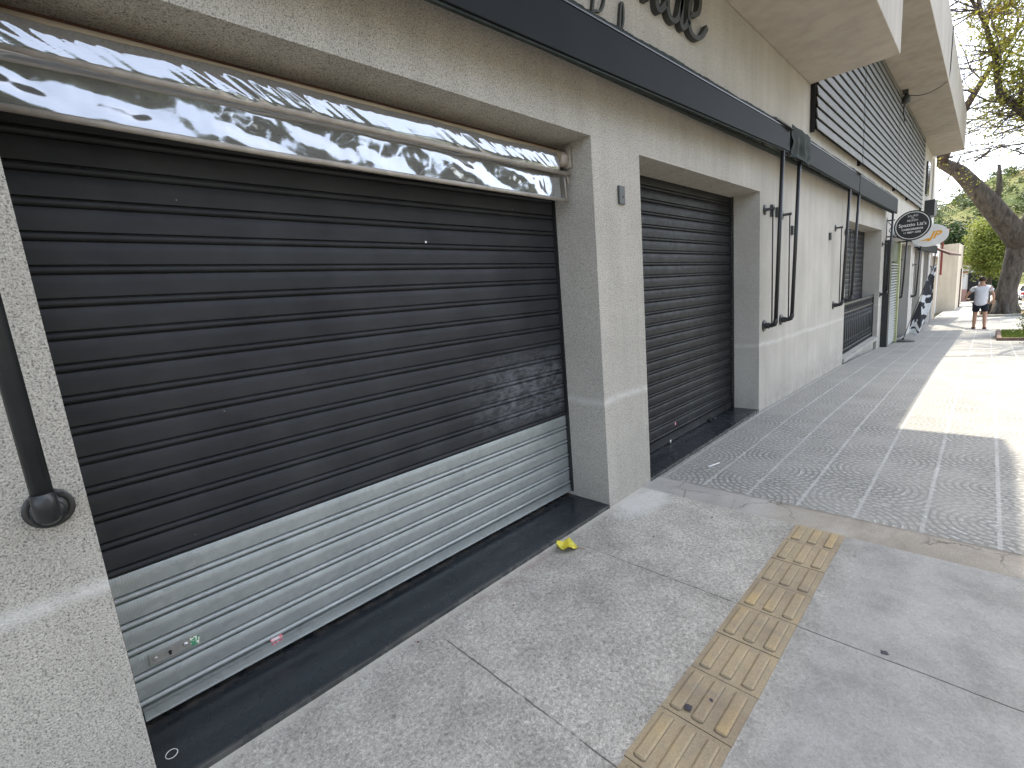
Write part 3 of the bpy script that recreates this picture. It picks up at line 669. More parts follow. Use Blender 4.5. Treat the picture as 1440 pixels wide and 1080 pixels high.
# ------------------------------------------------------------------ signs
def text_mesh(body, size, x, y, z, mat, parent, name='lettering', shear=0.0, ext=.002, bold=0.0):
    cu = bpy.data.curves.new(name, 'FONT'); cu.body = body; cu.size = size; cu.align_x = 'CENTER'; cu.align_y = 'CENTER'; cu.extrude = ext; cu.shear = shear; cu.offset = bold
    o = link(bpy.data.objects.new(name, cu)); bpy.context.view_layer.update()
    me = bpy.data.meshes.new_from_object(o.evaluated_get(bpy.context.evaluated_depsgraph_get())); bpy.data.objects.remove(o)
    off = WL[parent]; mt = Matrix(((0,0,-1,x-off.x),(-1,0,0,y-off.y),(0,1,0,z-off.z),(0,0,0,1)))   # text faces -X, reads from the street
    me.transform(mt); me.materials.clear(); me.materials.append(mat); me.name = name
    o = link(bpy.data.objects.new(name, me)); o.parent = parent; WL[o] = off; return o
def disc_x(mb, x0, x1, yc, zc, ry, rz, n=48, rin=None):
    vs = []; fs = []
    for x in (x0, x1):
        for j in range(n):
            a = 2*math.pi*j/n; vs.append((x, yc+ry*math.cos(a), zc+rz*math.sin(a)))
    fs += [(j,(j+1)%n,n+(j+1)%n,n+j) for j in range(n)]
    if rin is None: fs += [tuple(range(n)), tuple(range(2*n-1,n-1,-1))]; mb.add(vs, fs); return
    b = 2*n
    for x in (x0, x1):
        for j in range(n):
            a = 2*math.pi*j/n; vs.append((x, yc+(ry-rin)*math.cos(a), zc+(rz-rin)*math.sin(a)))
    fs += [(b+j,b+(j+1)%n,b+n+(j+1)%n,b+n+j) for j in range(n)]+[(j,b+j,b+(j+1)%n,(j+1)%n) for j in range(n)]+[(n+j,b+n+j,b+n+(j+1)%n,n+(j+1)%n) for j in range(n)]
    mb.add(vs, fs)
sx, sy, sz = 14.62, -.475, 2.465
S1 = empty('oval_sign', (sx, -.02, 2.2), 'black oval projecting sign with a white ring and white words', 'sign')
m = MB(); disc_x(m, sx, sx+.05, sy, sz, .335, .335); m.build('panel', M['paint'], S1)
m = MB(); disc_x(m, sx-.006, sx+.001, sy, sz, .305, .305, rin=.014); m.build('ring', M['white'], S1)
for bd, s_, dz, b_ in (('SALÃO', .060, .215, .0), ('DE', .042, .165, 0), ('BELEZA', .058, .115, 0), ('Spazzio Liz\'s', .100, .020, .0012), ('CABELEIREIROS', .055, -.080, .0015), ('11 98076 0395', .052, -.155, .0012)):
    text_mesh(bd, s_, sx-.003, sy, sz+dz, M['white'], S1, bold=b_)
m = MB(); m.box(sx+.01, sx+.04, -.15, -.001, sz+.17, sz+.20); m.box(sx+.01, sx+.04, -.15, -.001, sz-.20, sz-.17); m.box(sx+.005, sx+.045, -.012, -.001, sz-.25, sz+.25)
m.tube([(sx+.025,-.03,sz+.15),(sx+.025,-.10,sz+.05),(sx+.025,-.05,sz-.05),(sx+.025,-.11,sz-.14)], .009, 6); m.build('wall_bracket', M['paint'], S1)
tx, ty, tz = 15.85, -.70, 2.255
S2 = empty('rounded_white_sign', (tx, -.02, 2.0), 'white rounded projecting sign with orange letters, half hidden behind the oval sign', 'sign')
m = MB(); disc_x(m, tx, tx+.06, ty, tz, .35, .265); m.build('panel', M['white'], S2)
org = plain('orange_vinyl', (.75, .36, .03), .5, 0, .08)
text_mesh('JP', .24, tx-.003, ty-.09, tz-.005, org, S2, shear=.35, bold=.008)
m = MB(); m.add([(tx-.004,ty-.02,tz-.11),(tx-.004,ty+.20,tz-.12),(tx-.004,ty+.0,tz-.06)],[(0,1,2)]); m.build('swoosh', org, S2)
m = MB(); m.box(tx+.01, tx+.05, -.40, -.001, tz+.05, tz+.08); m.box(tx+.01,tx+.05,-.40,-.001,tz-.09,tz-.06); m.build('wall_bracket', M['paint'], S2)

# ------------------------------------------------------------------ louvred door leaf
LD = empty('louvred_door', (15.3, -.03, zg(15.3)), 'narrow louvred metal door leaf with a yellow-green edge, between the railing and the banner', 'door')
m = MB(); zb = zg(15.3)
m.box(14.48, 14.70, -.13, -.002, zb-.03, 2.2); bevel(m.build('frame', M['paint'], LD), .005)
m = MB(); m.box(16.08, 16.20, -.14, -.002, zb-.02, 2.2); m.build('edge_strip', plain('yellow_green_edge', (.42, .45, .24), .6), LD)
m = MB(); z = zb+.06
while z < 1.65:
    m.obox((15.38, -.065, z), (.67,0,0), (0,-.045,-.022), (0,-.003,.006)); z += .068
m.build('louvres', plain('pale_louvre', (.42, .43, .40), .5), LD)
m = MB(); m.box(14.71, 16.04, -.02, -.002, zb+.02, 2.2); m.build('backing', M['dark'], LD)
m = MB(); m.box(14.71, 16.04, -.09, -.021, 1.70, 2.2); m.build('top_panel', plain('olive_panel', (.09, .10, .06), .7), LD)

# ------------------------------------------------------------------ feather banner
FB = empty('feather_banner', (16.5, -.25, zg(16.5)), 'leaning dark feather banner with white figures on a flat black base', 'banner')
zb = zg(16.5)
m = MB(); m.lathe((16.5,-.25,zb),[(.26,0),(.27,.01),(.26,.035),(.10,.05),(.03,.06),(.02,.10)],'Z',24); autosmooth(m.build('base', M['paint'], FB))
pole = [(16.5,-.25,zb+.05),(16.53,-.32,zb+.35),(16.62,-.47,zb+.95),(16.75,-.62,zb+1.5),(16.86,-.74,zb+1.88),(16.93,-.80,zb+2.0)]
m = MB(); m.tube(pole, .008, 6); m.build('pole', M['paint'], FB, True)
tb_ = NT('banner_print'); tx_ = tb_.n('ShaderNodeTexCoord').outputs['Object']
f1 = tb_.vor(3.1, vec=tb_.sc(1,1.4,1.0,tx_)); f2 = tb_.noise(3.4, 2, .5, tb_.sc(1,2.2,1.3,tx_), .5)
msk = tb_.ramp(tb_.noise(2.7, 1.5, .4, tb_.sc(.6,2.6,1.35,tx_), .9), [(.54, 0.0), (.57, 1.0)])
bm_ = tb_.fin(tb_.mix(msk, (.05,.05,.058), (.62,.64,.66)), .8, 0, None, .2)
def ban(u, v):
    # v along the pole, u across
    t = v; i = min(3.999, t*4); k = int(i); f = i-k; pts = [Vector(p) for p in ((16.60,-.36,zb+.22),(16.60,-.42,zb+.62),(16.64,-.50,zb+1.05),(16.76,-.63,zb+1.52),(16.90,-.78,zb+1.96))]
    c = pts[k].lerp(pts[k+1], f); wd = .74*math.sin(math.pi*min(1, (t*.92+.08)))**.55*(1-.5*t)
    off = (u)*wd
    return (c.x+.10*off+.03*math.sin(u*5+t*6), c.y-.75*off*.55+.028*math.sin(u*6+t*9), c.z-off*.25)
m = MB(); m.grid(ban, 14, 40); bn = m.build('cloth', bm_, FB, True)
sf = bn.modifiers.new('thick', 'SOLIDIFY'); sf.thickness = .002

# ------------------------------------------------------------------ litter and marks on the ground
def leaf_obj():
    m = MB(); n = 14
    def P(u, v):
        t = u; wd = .058*math.sin(math.pi*min(1, t*.93+.03))**.7*(1+.08*math.sin(t*40)); s = (v-.5)*2
        return (t*.122, s*wd*.95, .004+.026*abs(s)**1.6*(.4+.6*t)+.020*math.sin(t*4.2)**2+.004*math.sin(s*9+t*12))
    m.grid(P, 22, 12); ln = len(m.v)
    ca, sa = math.cos(2.25), math.sin(2.25)
    m.v = [(2.03+ca*a-sa*b, -.15+sa*a+ca*b, c) for a, b, c in m.v]
    t = NT('yellow_leaf'); c = t.ramp(t.noise(26, 4), [(.3, (.50, .42, .03)), (.5, (.62, .52, .06)), (.68, (.30, .36, .03))])
    o = m.build('fallen_leaf', t.fin(c, .55), None, True)
    mb2 = MB(); mb2.tube([(2.03,-.15,.006),(2.045,-.175,.004),(2.055,-.19,.005)], .002, 5); 
    move_things(o, (2.03,-.15,0)); WL[o] = Vector((2.03,-.15,0)); st = mb2.build('stem', plain('leaf_stem', (.25,.16,.04), .7), o)
    return tag(o, 'curled yellow leaf lying on the concrete in front of the first granite sill', 'leaf')
leaf_obj()
def sticker(x, z, wd, h, y, cols, lab, name='sticker', rot=.0):
    e = empty(name, (x, y, z), lab, 'sticker')
    m = MB(); pts = []
    for i in range(14):
        a = 2*math.pi*i/14; rr = 1+.12*math.sin(i*2.3); ca, sa = math.cos(a), math.sin(a)
        px = max(-1, min(1, ca*1.35))*wd/2*rr; pz = max(-1, min(1, sa*1.35))*h/2*rr
        pts.append((x+px*math.cos(rot)-pz*math.sin(rot), y, z+px*math.sin(rot)+pz*math.cos(rot)))
    m.add(pts+[(p[0], y-.0008, p[2]) for p in pts], [tuple(range(13,-1,-1)), tuple(range(14,28))]+[(i,(i+1)%14,14+(i+1)%14,14+i) for i in range(14)])
    t = NT(name+'_print'); c = t.ramp(t.noise(70, 2, .5, None, 1.2), [(p, q) for p, q in cols]); m.build('paper', t.fin(c, .5), e)
sticker(.483, .108, .048, .036, .3395, [(.36,(.55,.08,.12)),(.48,(.80,.35,.38)),(.58,(.75,.70,.68)),(.66,(.15,.08,.30))], 'small red and pink sticker on the shutter bottom bar', rot=.1)
sticker(.192, .277, .046, .036, .3400, [(.38,(.05,.22,.12)),(.5,(.10,.32,.18)),(.56,(.75,.72,.62)),(.7,(.80,.78,.70))], 'torn green and white sticker on the bare slats beside the lock plate')
sticker(4.232, .182, .022, .03, .2955, [(.4,(.65,.05,.10)),(.55,(.85,.6,.62)),(.7,(.6,.05,.1))], 'tiny red sticker low on the all-black shutter')
m = MB(); m.tube([(.047+.018*math.cos(a*.5236), .135+.018*math.sin(a*.5236)*1.2, .0245) for a in range(13)], .0013, 5, caps=False)
tag(m.build('bottle_cap_ring', M['white'], None, True), 'small pale plastic ring lying on the black sill at the left pier', 'plastic ring')
m = MB(); m.tube([(3.70,-.245,.006),(3.84,-.285,.006)], [.008,.0035], 7)
tag(m.build('paper_straw', M['white'], None, True), 'small white paper stick lying on the patterned paving near the second sill', 'litter')
spots = [(1.383,-1.136,.020,'dark blue-black gum blot on the near yellow tactile tile'),(1.462,-1.186,.011,'small dark pebble on a yellow rib of the tactile tile'),(2.12,-1.60,.019,'grey gum blot on the smooth concrete right of the tactile strip'),
         (2.42,-.44,.007,'dark seed on the concrete beyond the yellow leaf'),(1.41,-.22,.007,'dark red berry scrap on the concrete near the first sill'),(2.86,-.62,.008,'dark chip on the concrete close to the cement strip'),(.95,-.06,.008,'dark red crumb at the edge of the first sill')]
for x, y, r, lab in spots:
    r *= .72
    m = MB(); m.lathe((x,y,zg(x)+(.013 if -1.3 < y < -1.06 else 0)+.0005),[(r,0),(r*.9,.0015),(r*.4,.0022)],'Z',11); m.v = [(a+.15*r*math.sin(9*b*50), b+.2*r*math.sin(a*400), c) for a, b, c in m.v]
    tag(move_things(m.build('ground_spot', plain('spot', (.045,.04,.05) if 'red' not in lab else (.12,.03,.03), .8), None), (x, y, 0)), lab, 'spot')

# ================================================================== BEYOND THE SHOP
# beige annex with a small brown canopy
N1 = empty('beige_house', (29.5, .3, zg(30)), 'beige wall and doorway with a small brown canopy just past the shop', 'house')
m = MB(); m.box(27.0, 31.5, .02, 5, -3, 1.95); m.build('wall', M['beige'], N1)
for a, b in ((27.6, 27.9), (29.3, 29.5)): m = MB(); m.box(a, b, -.02, .019, -1.2, 1.55); m.build('door_jamb', M['rust'], N1)
m = MB(); m.box(28.0, 29.25, -.01, .019, -.9, 1.5); m.build('door', plain('grey_door', (.16, .16, .155), .6), N1)
m = MB(); m.add([(27,.1,2.4),(33.2,.1,2.4),(33.2,-.75,1.98),(27,-.6,1.98),(27,.1,2.33),(33.2,.1,2.33),(33.2,-.75,1.90),(27,-.6,1.90)],[(3,2,1,0),(4,5,6,7),(0,1,5,4),(1,2,6,5),(2,3,7,6),(3,0,4,7)]); m.build('canopy', M['rust'], N1)
m = MB(); m.box(27.0, 27.12, -.06, .019, -1.6, 2.4); m.box(28.6,28.8,-.05,.019,-1.4,1.95); m.build('pillar', M['pinkw'], N1)
rp = MB(); rp.tube([(35.5,.1,1.0),(35.5,.1,3.3)], .05, 8); rp.tube([(35.5,.25,3.3),(35.5,-.15,3.35)], .07, 8)
tag(rp.build('red_post', plain('red_paint', (.20, .04, .035), .6), None), 'short red post standing behind the brown canopy', 'post')
N2 = empty('cream_house', (42, .5, zg(42)), 'plain cream house with a blank end wall facing the street walkers', 'house')
m = MB(); m.box(40.0, 47, -.42, 9, -3, 2.75); m.build('wall', M['cream'], N2)
m = MB(); m.box(33.5, 39.99, .45, 9, -3, 3.0); m.build('side_wall', M['pinkw'], N2)
m = MB(); m.box(33.4, 40.1, .3, 9, 3.01, 3.2); m.build('roof', M['tile'], N2)
m = MB(); m.box(44.5, 44.9, -.48, -.421, -1.5, 1.2); m.build('drainpipe', M['rust'], N2)
m = MB(); m.box(48, 60, -.1, 9, -3.4, 1.2); m.build('garden_wall', M['cream'], N2)
N3 = empty('white_house', (72, -.3, zg(72)), 'whitewashed far house with a red tiled eave and a dark garage opening', 'house')
m = MB(); m.box(68, 80, -1.25, 10, -4, 1.4); m.build('wall', M['pinkw'], N3)
m = MB(); m.box(67.4, 80.4, -1.8, 10.4, 1.41, 1.6); m.add([(67.4,-1.8,1.6),(80.4,-1.8,1.6),(80.4,10.4,1.6),(67.4,10.4,1.6),(70,3,3.4),(78,3,3.4)],[(0,1,5,4),(1,2,5),(2,3,4,5),(3,0,4)]); m.build('roof', M['tile'], N3)
m = MB(); m.box(67.9, 67.999, -1.1, -.3, -2.3, .55); m.build('garage_opening', M['dark'], N3)
m = MB(); m.box(67.85, 67.999, -.28, .6, -2.4, -1.1); m.build('brick_base', plain('pink_brick', (.34,.20,.17), .8), N3)
m = MB(); m.box(67.8, 67.899, -.25, .3, .55, .72); m.build('window_hood', M['tile'], N3)

# white parked car
def car(loc):
    e = empty('parked_car', loc, 'white parked car far down the street beside the big tree trunk', 'car'); X, Y, Z = loc
    wm = plain('white_car_paint', (.75,.75,.76), .25, 0, .03)
    sec = [(-2.05,.45,.55,.75),(-1.95,.35,.95,.82),(-1.3,.32,1.02,.86),(-.6,.32,1.0,.87),(.6,.32,.98,.87),(1.5,.32,.92,.85),(2.0,.38,.80,.76),(2.1,.45,.6,.7)]
    m = MB(); vs = []
    for dx, zl, zh, hw in sec: vs += [(X+dx,Y-hw*.95,Z+zl),(X+dx,Y-hw,Z+(zl+zh)*.55),(X+dx,Y-hw*.93,Z+zh),(X+dx,Y+hw*.93,Z+zh),(X+dx,Y+hw,Z+(zl+zh)*.55),(X+dx,Y+hw*.95,Z+zl)]
    fs = [(i*6+j,(i+1)*6+j,(i+1)*6+(j+1)%6,i*6+(j+1)%6) for i in range(7) for j in range(6)]+[(5,4,3,2,1,0),(42,43,44,45,46,47)]
    m.add(vs, fs); bo_ = m.build('body', wm, e, True)
    m = MB(); vs = []
    for dx, z, hw in ((-1.75,.98,.78),(-1.35,1.42,.62),(.35,1.45,.62),(1.1,.96,.78)): vs += [(X+dx,Y-hw,Z+z),(X+dx,Y+hw,Z+z)]
    m.add(vs, [(0,1,3,2),(2,3,5,4),(4,5,7,6),(0,2,4,6),(1,7,5,3)]); m.build('cabin_glass', M['glass'], e)
    m = MB(); m.box(X-1.3,X+.32,Y-.60,Y+.60,Z+1.445,Z+1.475); m.build('roof', wm, e)
    for dx in (-1.3, 1.3):
        for dy in (-.78, .78):
            m = MB(); m.lathe((X+dx,Y+dy,Z+.31),[(.31,-.1),(.32,-.08),(.32,.08),(.31,.1)],'Y',20); wl = m.build('wheel', plain('tyre',(.02,.02,.02),.8), e)
            m = MB(); m.lathe((X+dx,Y+dy,Z+.31),[(.19,-.108),(.19,.108)],'Y',14); m.build('rim', M['steel'], wl)
    for dy in (-.66, .66):
        m = MB(); m.box(X-2.04,X-1.93,Y+dy-.12,Y+dy+.12,Z+.72,Z+.9); m.build('tail_light', plain('red_lens',(.4,.02,.02),.3), e)
    m = MB(); m.box(X-2.075,X-2.03,Y-.25,Y+.25,Z+.55,Z+.67); m.build('number_plate', M['steel'], e)
car((66, -4.75, zg(66)-.16))

# ------------------------------------------------------------------ trees
bark = mk_bark('grey_bark', (.035, .030, .026), (.15, .135, .115)); bark2 = mk_bark('dark_twig_bark', (.05, .038, .036), (.11, .09, .085))
def leaves_into(mb, c, n, spread, size, rnd, flat=.6):
    for _ in range(n):
        p = Vector(c)+Vector((rnd.gauss(0,1)*spread[0], rnd.gauss(0,1)*spread[1], rnd.gauss(0,1)*spread[2]))
        a = Vector((rnd.uniform(-1,1), rnd.uniform(-1,1), rnd.uniform(-1,1)*flat)).normalized(); b = a.orthogonal().normalized()
        b.rotate(Matrix.Rotation(rnd.uniform(0,6.28), 3, a)); s = size*rnd.uniform(.6, 1.3)
        mb.add([p-a*s, p-b*s*.5+a*s*.1, p+a*s, p+b*s*.5+a*s*.1], [(0,1,2,3)])
def branchlet(mb, p, d, L, r, depth, rnd, tips, segs=4, droop=.0):
    pts = [Vector(p)]; d = Vector(d).normalized(); dirs = [d.copy()]
    for i in range(segs):
        q = pts[-1]
        if q.y > -1.05 and q.x < 26 and q.z < 7.1: return
        d = (d+Vector((rnd.uniform(-1,1),rnd.uniform(-1,1),rnd.uniform(-1,1)+droop))*.28).normalized(); pts.append(pts[-1]+d*L/segs); dirs.append(d.copy())
        if pts[-1].y > -1.0 and pts[-1].x < 26 and pts[-1].z < 7.1: return
    mb.tube(pts, [r*(1-.75*i/segs) for i in range(segs+1)], 5 if r > .02 else 4, caps=False)
    tips.append(pts[-1])
    if depth > 0:
        for k in range(rnd.randint(3, 4) if depth > 1 else rnd.randint(2, 4)):
            i = rnd.randint(1, segs); q = dirs[i]+Vector((rnd.uniform(-1,1),rnd.uniform(-1,1),rnd.uniform(-.7,1)))*.9
            branchlet(mb, pts[i], q, L*rnd.uniform(.45,.7), r*(1-.75*i/segs)*.62, depth-1, rnd, tips, 3, droop)
rnd = random.Random(11)
TR = empty('street_tree', (32.6, -2.6, zg(32.6)), 'old street tree with thick grey trunk, one limb arching left and bare twigs overhead', 'tree')
m = MB(); zt = zg(32.6)
m.tube([(32.2,-2.36,zt-.1),(32.2,-2.36,zt+.15),(32.2,-2.36,zt+.5),(32.2,-2.40,zt+1.2),(32.2,-2.52,zt+2.2),(32.2,-2.72,zt+3.1),(32.1,-3.0,zt+3.9),(32.1,-3.4,zt+5.0),(32.0,-4.0,zt+6.4),(31.5,-4.6,zt+8.5)], [.70,.50,.39,.34,.36,.43,.50,.44,.36,.28], 18)
for a_, l_ in ((.4,.8),(1.6,.6),(2.6,.8),(3.5,.85),(4.5,.6),(5.5,.8)):
    m.tube([(32.2+.25*math.cos(a_),-2.30+.25*math.sin(a_),zt+.7),(32.2+.5*math.cos(a_),-2.30+.5*math.sin(a_),zt+.2),(32.2+l_*math.cos(a_),-2.30+l_*math.sin(a_),zt-.05)], [.12,.14,.06], 8)
m.v = [(a+.05*nz(a*2,b*2,c*1.2)*2, b+.06*nz(b*3,c,a*2)*2, c) for a, b, c in m.v]
m.build('trunk', bark, TR, True)
m = MB(); m.tube([(32.1,-2.80,2.2),(31.9,-2.40,2.85),(31.3,-1.92,3.55),(31,-1.55,4.15),(31,-1.05,4.9),(30.8,-.55,5.65),(30.5,.05,6.15),(30,1.0,7.0)], [.50,.46,.41,.38,.34,.30,.25,.2], 14)
m.tube([(31.0,-1.75,3.8),(31,-1.9,4.7),(30.8,-1.8,5.6)], [.16,.10,.05], 8); m.v = [(a+.07*nz(a*2,b*2,c*2), b+.07*nz(b*3,c*2,a), c+.07*nz(c*3,a,b*2)) for a, b, c in m.v]
m.build('limb', bark, TR, True)
m = MB(); tips = []
main = [(31.9,-4.1,5.3),(29,-3.6,5.8),(26,-2.75,6.0),(24,-2.28,6.17),(23.6,-1.66,6.95),(23.6,-1.50,8.05),(23.3,-1.2,9.1),(22.8,-.8,9.9)]
m.tube(main, [.22,.17,.13,.115,.10,.085,.06,.04], 9)
m2 = [(31.5,-4.6,7.2),(29,-4.2,8.6),(26,-3.4,9.7),(22,-2.9,10.4),(18,-2.4,10.8)]; m.tube(m2, [.22,.17,.13,.09,.05], 8)
m3 = [(30.5,.05,6.15),(28,-.6,7.5),(26,-1.4,8.5),(24,-2.2,9.2)]; m.tube(m3, [.2,.14,.09,.05], 8)
m4 = [(26,-2.75,6.0),(22.5,-3.1,6.9),(19.5,-3.0,7.9),(17.0,-2.6,8.8)]; m.tube(m4, [.12,.10,.07,.04], 8)
m5 = [(24,-3.2,10.1),(21.5,-2.4,9.6),(19.5,-1.9,9.0),(18.0,-1.6,8.5),(16.8,-1.5,8.2)]; m.tube(m5, [.10,.09,.07,.05,.03], 8)
m.build('main_branch', bark2, TR, True)
tw = MB()
for path, cnt in ((main, 44), (m2, 44), (m3, 26), (m4, 34)):
    for _ in range(cnt):
        i = rnd.uniform(.8, len(path)-1.001); k = int(i); p = Vector(path[k]).lerp(Vector(path[k+1]), i-k)
        d = Vector((rnd.uniform(-1.0,.4), rnd.uniform(-.5,1.0), rnd.uniform(-.5,1.0)))
        branchlet(tw, p, d, rnd.uniform(1.3, 2.9), .030, 3, rnd, tips)
for _ in range(34):      # twigs over the pavement that dapple it
    i = rnd.uniform(.6, 3.99); k = int(i); p = Vector(m5[k]).lerp(Vector(m5[k+1]), i-k)
    branchlet(tw, p, (rnd.uniform(-.35,.35), rnd.choice((-1,-1,.45)), rnd.uniform(-.2,.3)), rnd.uniform(1.0, 2.2), .034, 2, rnd, tips)
# fine twigs of the lower crown hanging in front of the sky
for _ in range(46):
    p = Vector((rnd.uniform(29,34), rnd.uniform(-4.2,-.3), rnd.uniform(6.0,8.5))); branchlet(tw, p, (rnd.uniform(-.6,.3), rnd.uniform(.2,1), rnd.uniform(-.5,.3)), rnd.uniform(1.5,3), .035, 3, rnd, tips)
tw.build('twigs', bark2, TR)['kind'] = 'stuff'
lf = MB()
for t in tips:
    if (t.y < -1.2 or t.x > 26) and rnd.random() < .2: leaves_into(lf, t, rnd.randint(3, 8), (.18,.18,.14), .045, rnd)
for _ in range(150):      # mossy leaf clumps hugging the main branch
    i = rnd.uniform(2.5, len(main)-1.01); k = int(i); p = Vector(main[k]).lerp(Vector(main[k+1]), i-k)+Vector((rnd.uniform(-.3,.3), rnd.gauss(-.35,.35), rnd.uniform(-.3,.4)))
    leaves_into(lf, p, 55, (.2,.2,.2), .05, rnd)
lf.build('leaves', mk_foliage('olive_leaves', [(.14,.15,.02),(.26,.26,.04),(.20,.21,.03),(.36,.31,.06)], .45), TR)['kind'] = 'stuff'
yl = MB(); leaves_into(yl, (23.3,-1.45,9.30), 60, (.14,.16,.09), .075, rnd); leaves_into(yl, (23.3,-1.75,9.45), 30, (.08,.1,.08), .07, rnd)
yl.build('blossom', mk_foliage('yellow_blossom', [(.75,.50,.02),(.85,.62,.05)], .5), TR)

def bushy(name, c, rx, ry, rz, n, size, cols, lab, trunk_to, cat='tree', group=None):
    e = empty(name, (c[0], c[1], trunk_to), lab, cat, group); rn = random.Random(int(c[0]*17+c[1]*5)); m = MB()
    m.tube([(c[0],c[1],trunk_to-.1),(c[0]+.1,c[1],(trunk_to+c[2])/2),(c[0],c[1]+.1,c[2]+rz*.3)], [max(.07,.08*rx),.05*rx+.03,.02], 8)
    for _ in range(9):
        a = rn.uniform(0,6.28); m.tube([(c[0],c[1],c[2]-rz*.5),(c[0]+math.cos(a)*rx*.35,c[1]+math.sin(a)*ry*.35,c[2]),(c[0]+math.cos(a)*rx*.75,c[1]+math.sin(a)*ry*.75,c[2]+rz*rn.uniform(0,.6))], [.05,.03,.01], 5)
    m.build('trunk', bark, e)
    m = MB()
    cl = int(n/60)
    for _ in range(cl):
        while True:
            q = Vector((rn.uniform(-1,1),rn.uniform(-1,1),rn.uniform(-1,1)))
            if .35 < q.length < 1: break
        q *= 1+.18*nz(q.x*3+c[0], q.y*3, q.z*3)
        p = Vector((c[0]+q.x*rx, c[1]+q.y*ry, c[2]+q.z*rz)); s = .16*min(rx, rz)
        leaves_into(m, p, 60, (s,s,s*.8), size, rn)
    m.build('crown', mk_foliage(name+'_leaves', cols, .3), e)['kind'] = 'stuff'
    return e
bushy('round_tree', (48,-1.85,2.55), 1.5,1.35,2.3, 15000, .085, [(.085,.12,.02),(.17,.21,.035),(.28,.31,.07)], 'bright green bushy tree between the person and the big trunk', zg(48))
bushy('dark_tree', (60,1.5,2.8), 2.5,2.0,2.6, 7000, .14, [(.02,.04,.012),(.04,.07,.02)], 'dark leafy tree rising behind the cream house', zg(60))
bushy('dark_tree', (90,-2.2,-.2), 3.2,1.8,2.4, 6000, .17, [(.02,.035,.012),(.04,.065,.02)], 'dark green tree low at the end of the street behind the person', zg(90))
bushy('dark_tree', (75,-6.5,1.2), 4,2.0,3.0, 7000, .17, [(.03,.05,.015),(.06,.085,.02)], 'leafy tree behind the white car at the right edge', zg(75))
# palm-like plant hanging past the building end
PM = empty('palm', (34.0, .9, zg(34)), 'dark palm fronds showing past the end of the shop building', 'palm tree')
m = MB(); m.tube([(34,.9,zg(34)),(34,.85,2.5),(34,.8,4.6)], [.16,.13,.12], 10); m.build('trunk', bark, PM, True)
m = MB(); rn = random.Random(4)
for k in range(17):
    a = rn.uniform(0, 6.28); el = rn.uniform(-.5, 1.0); L = rn.uniform(1.3, 2.0); b0 = Vector((34,.8,4.6)); d = Vector((math.cos(a),math.sin(a),el)).normalized(); sp = []
    for i in range(9):
        t = i/8; sp.append(b0+d*L*t+Vector((0,0,-.9*t*t)))
    m.tube(sp, [.02*(1-.8*i/8) for i in range(9)], 4)
    for i in range(1, 9):
        tdir = (sp[i]-sp[i-1]).normalized(); sd_ = tdir.cross(Vector((0,0,1))).normalized()
        for q in (0,.5):
            o_ = sp[i-1].lerp(sp[i], q)
            for sg in (1,-1):
                tip = o_+sd_*sg*.32*(1-.3*i/8)+tdir*.2+Vector((0,0,-.14)); m.add([o_, o_+tdir*.045, tip], [(0,1,2)])
m.build('fronds', mk_foliage('palm_green', [(.02,.05,.02),(.05,.09,.03),(.09,.13,.03)], .3), PM)['kind'] = 'stuff'

# planting bed with turf, border and young shrub
PB = empty('planting_bed', (18.2, -2.6, zg(18)), 'raised planting bed with short green grass and a brown border by the kerb', 'planter')
m = MB(); z0 = zg(17.9)
x0, x1, ya, yb = 16.75, 18.9, -2.03, -3.4
for a, b, c, d in ((x0,x1,ya-.09,ya),(x0,x0+.09,yb,ya-.0901),(x1-.09,x1,yb,ya-.0901),(x0,x1,yb-.09,yb-.0001)):
    m.box(a, b, c, d, z0-.3, zg(a if b-a < .2 else 16.75)+.07)
bevel(m.build('border', M['brickb'], PB), .01)
m = MB(); m.box(x0+.091, x1-.091, yb+.001, ya-.091, z0-.3, zg(16.75)+.03); m.build('soil', M['soil'], PB)
m = MB(); rn = random.Random(5)
for _ in range(7000):
    a = rn.uniform(x0+.1, x1-.1); b = rn.uniform(yb, ya-.1); h = rn.uniform(.03,.09); an = rn.uniform(0,3.14); dx, dy = .006*math.cos(an), .006*math.sin(an); zz = zg(16.75)+.03
    m.add([(a-dx,b-dy,zz),(a+dx,b+dy,zz),(a+rn.uniform(-.03,.03),b+rn.uniform(-.03,.03),zz+h)], [(0,1,2)])
m.build('grass', mk_foliage('lawn_green', [(.10,.15,.025),(.20,.26,.05)], .3), PB)['kind'] = 'stuff'
YT = empty('young_shrub', (15.9, -2.50, zg(15.9)), 'thin young shrub with brownish stem and sparse leaves at the right edge of the picture', 'shrub')
m = MB(); m.tube([(15.9,-2.50,zg(15.9)-.05),(15.92,-2.48,0.0),(15.95,-2.47,.5),(15.98,-2.46,1.0)], [.035,.03,.024,.012], 8); m.tube([(15.9,-2.5,-.25),(15.9,-2.40,0.05)], [.015,.006], 5); m.build('stem', M['rust'], YT, True)
m = MB(); leaves_into(m, (15.95,-2.46,.05), 200, (.12,.07,.22), .03, rn); leaves_into(m, (15.95,-2.45,.40), 120, (.14,.07,.12), .03, rn); m.build('leaves', mk_foliage('shrub_green', [(.08,.11,.02),(.18,.20,.05)], .3), YT)['kind'] = 'stuff'
TB = empty('tree_pit', (32.6, -2.6, zg(32)), 'low worn concrete ring round the foot of the big tree', 'tree pit')
m = MB()
for a, b, c, d in ((31.0,34.0,-1.55,-1.45),(31.0,31.15,-3.5,-1.5501),(33.85,34.0,-3.5,-1.5501)): m.box(a, b, c, d, zg(33)-.3, zg(31.2)+.10)
m.build('border', M['kerbm'], TB); m = MB(); m.box(31.16, 33.84, -3.5, -1.551, zg(33)-.3, zg(31.2)+.03); m.build('soil', M['soil'], TB)

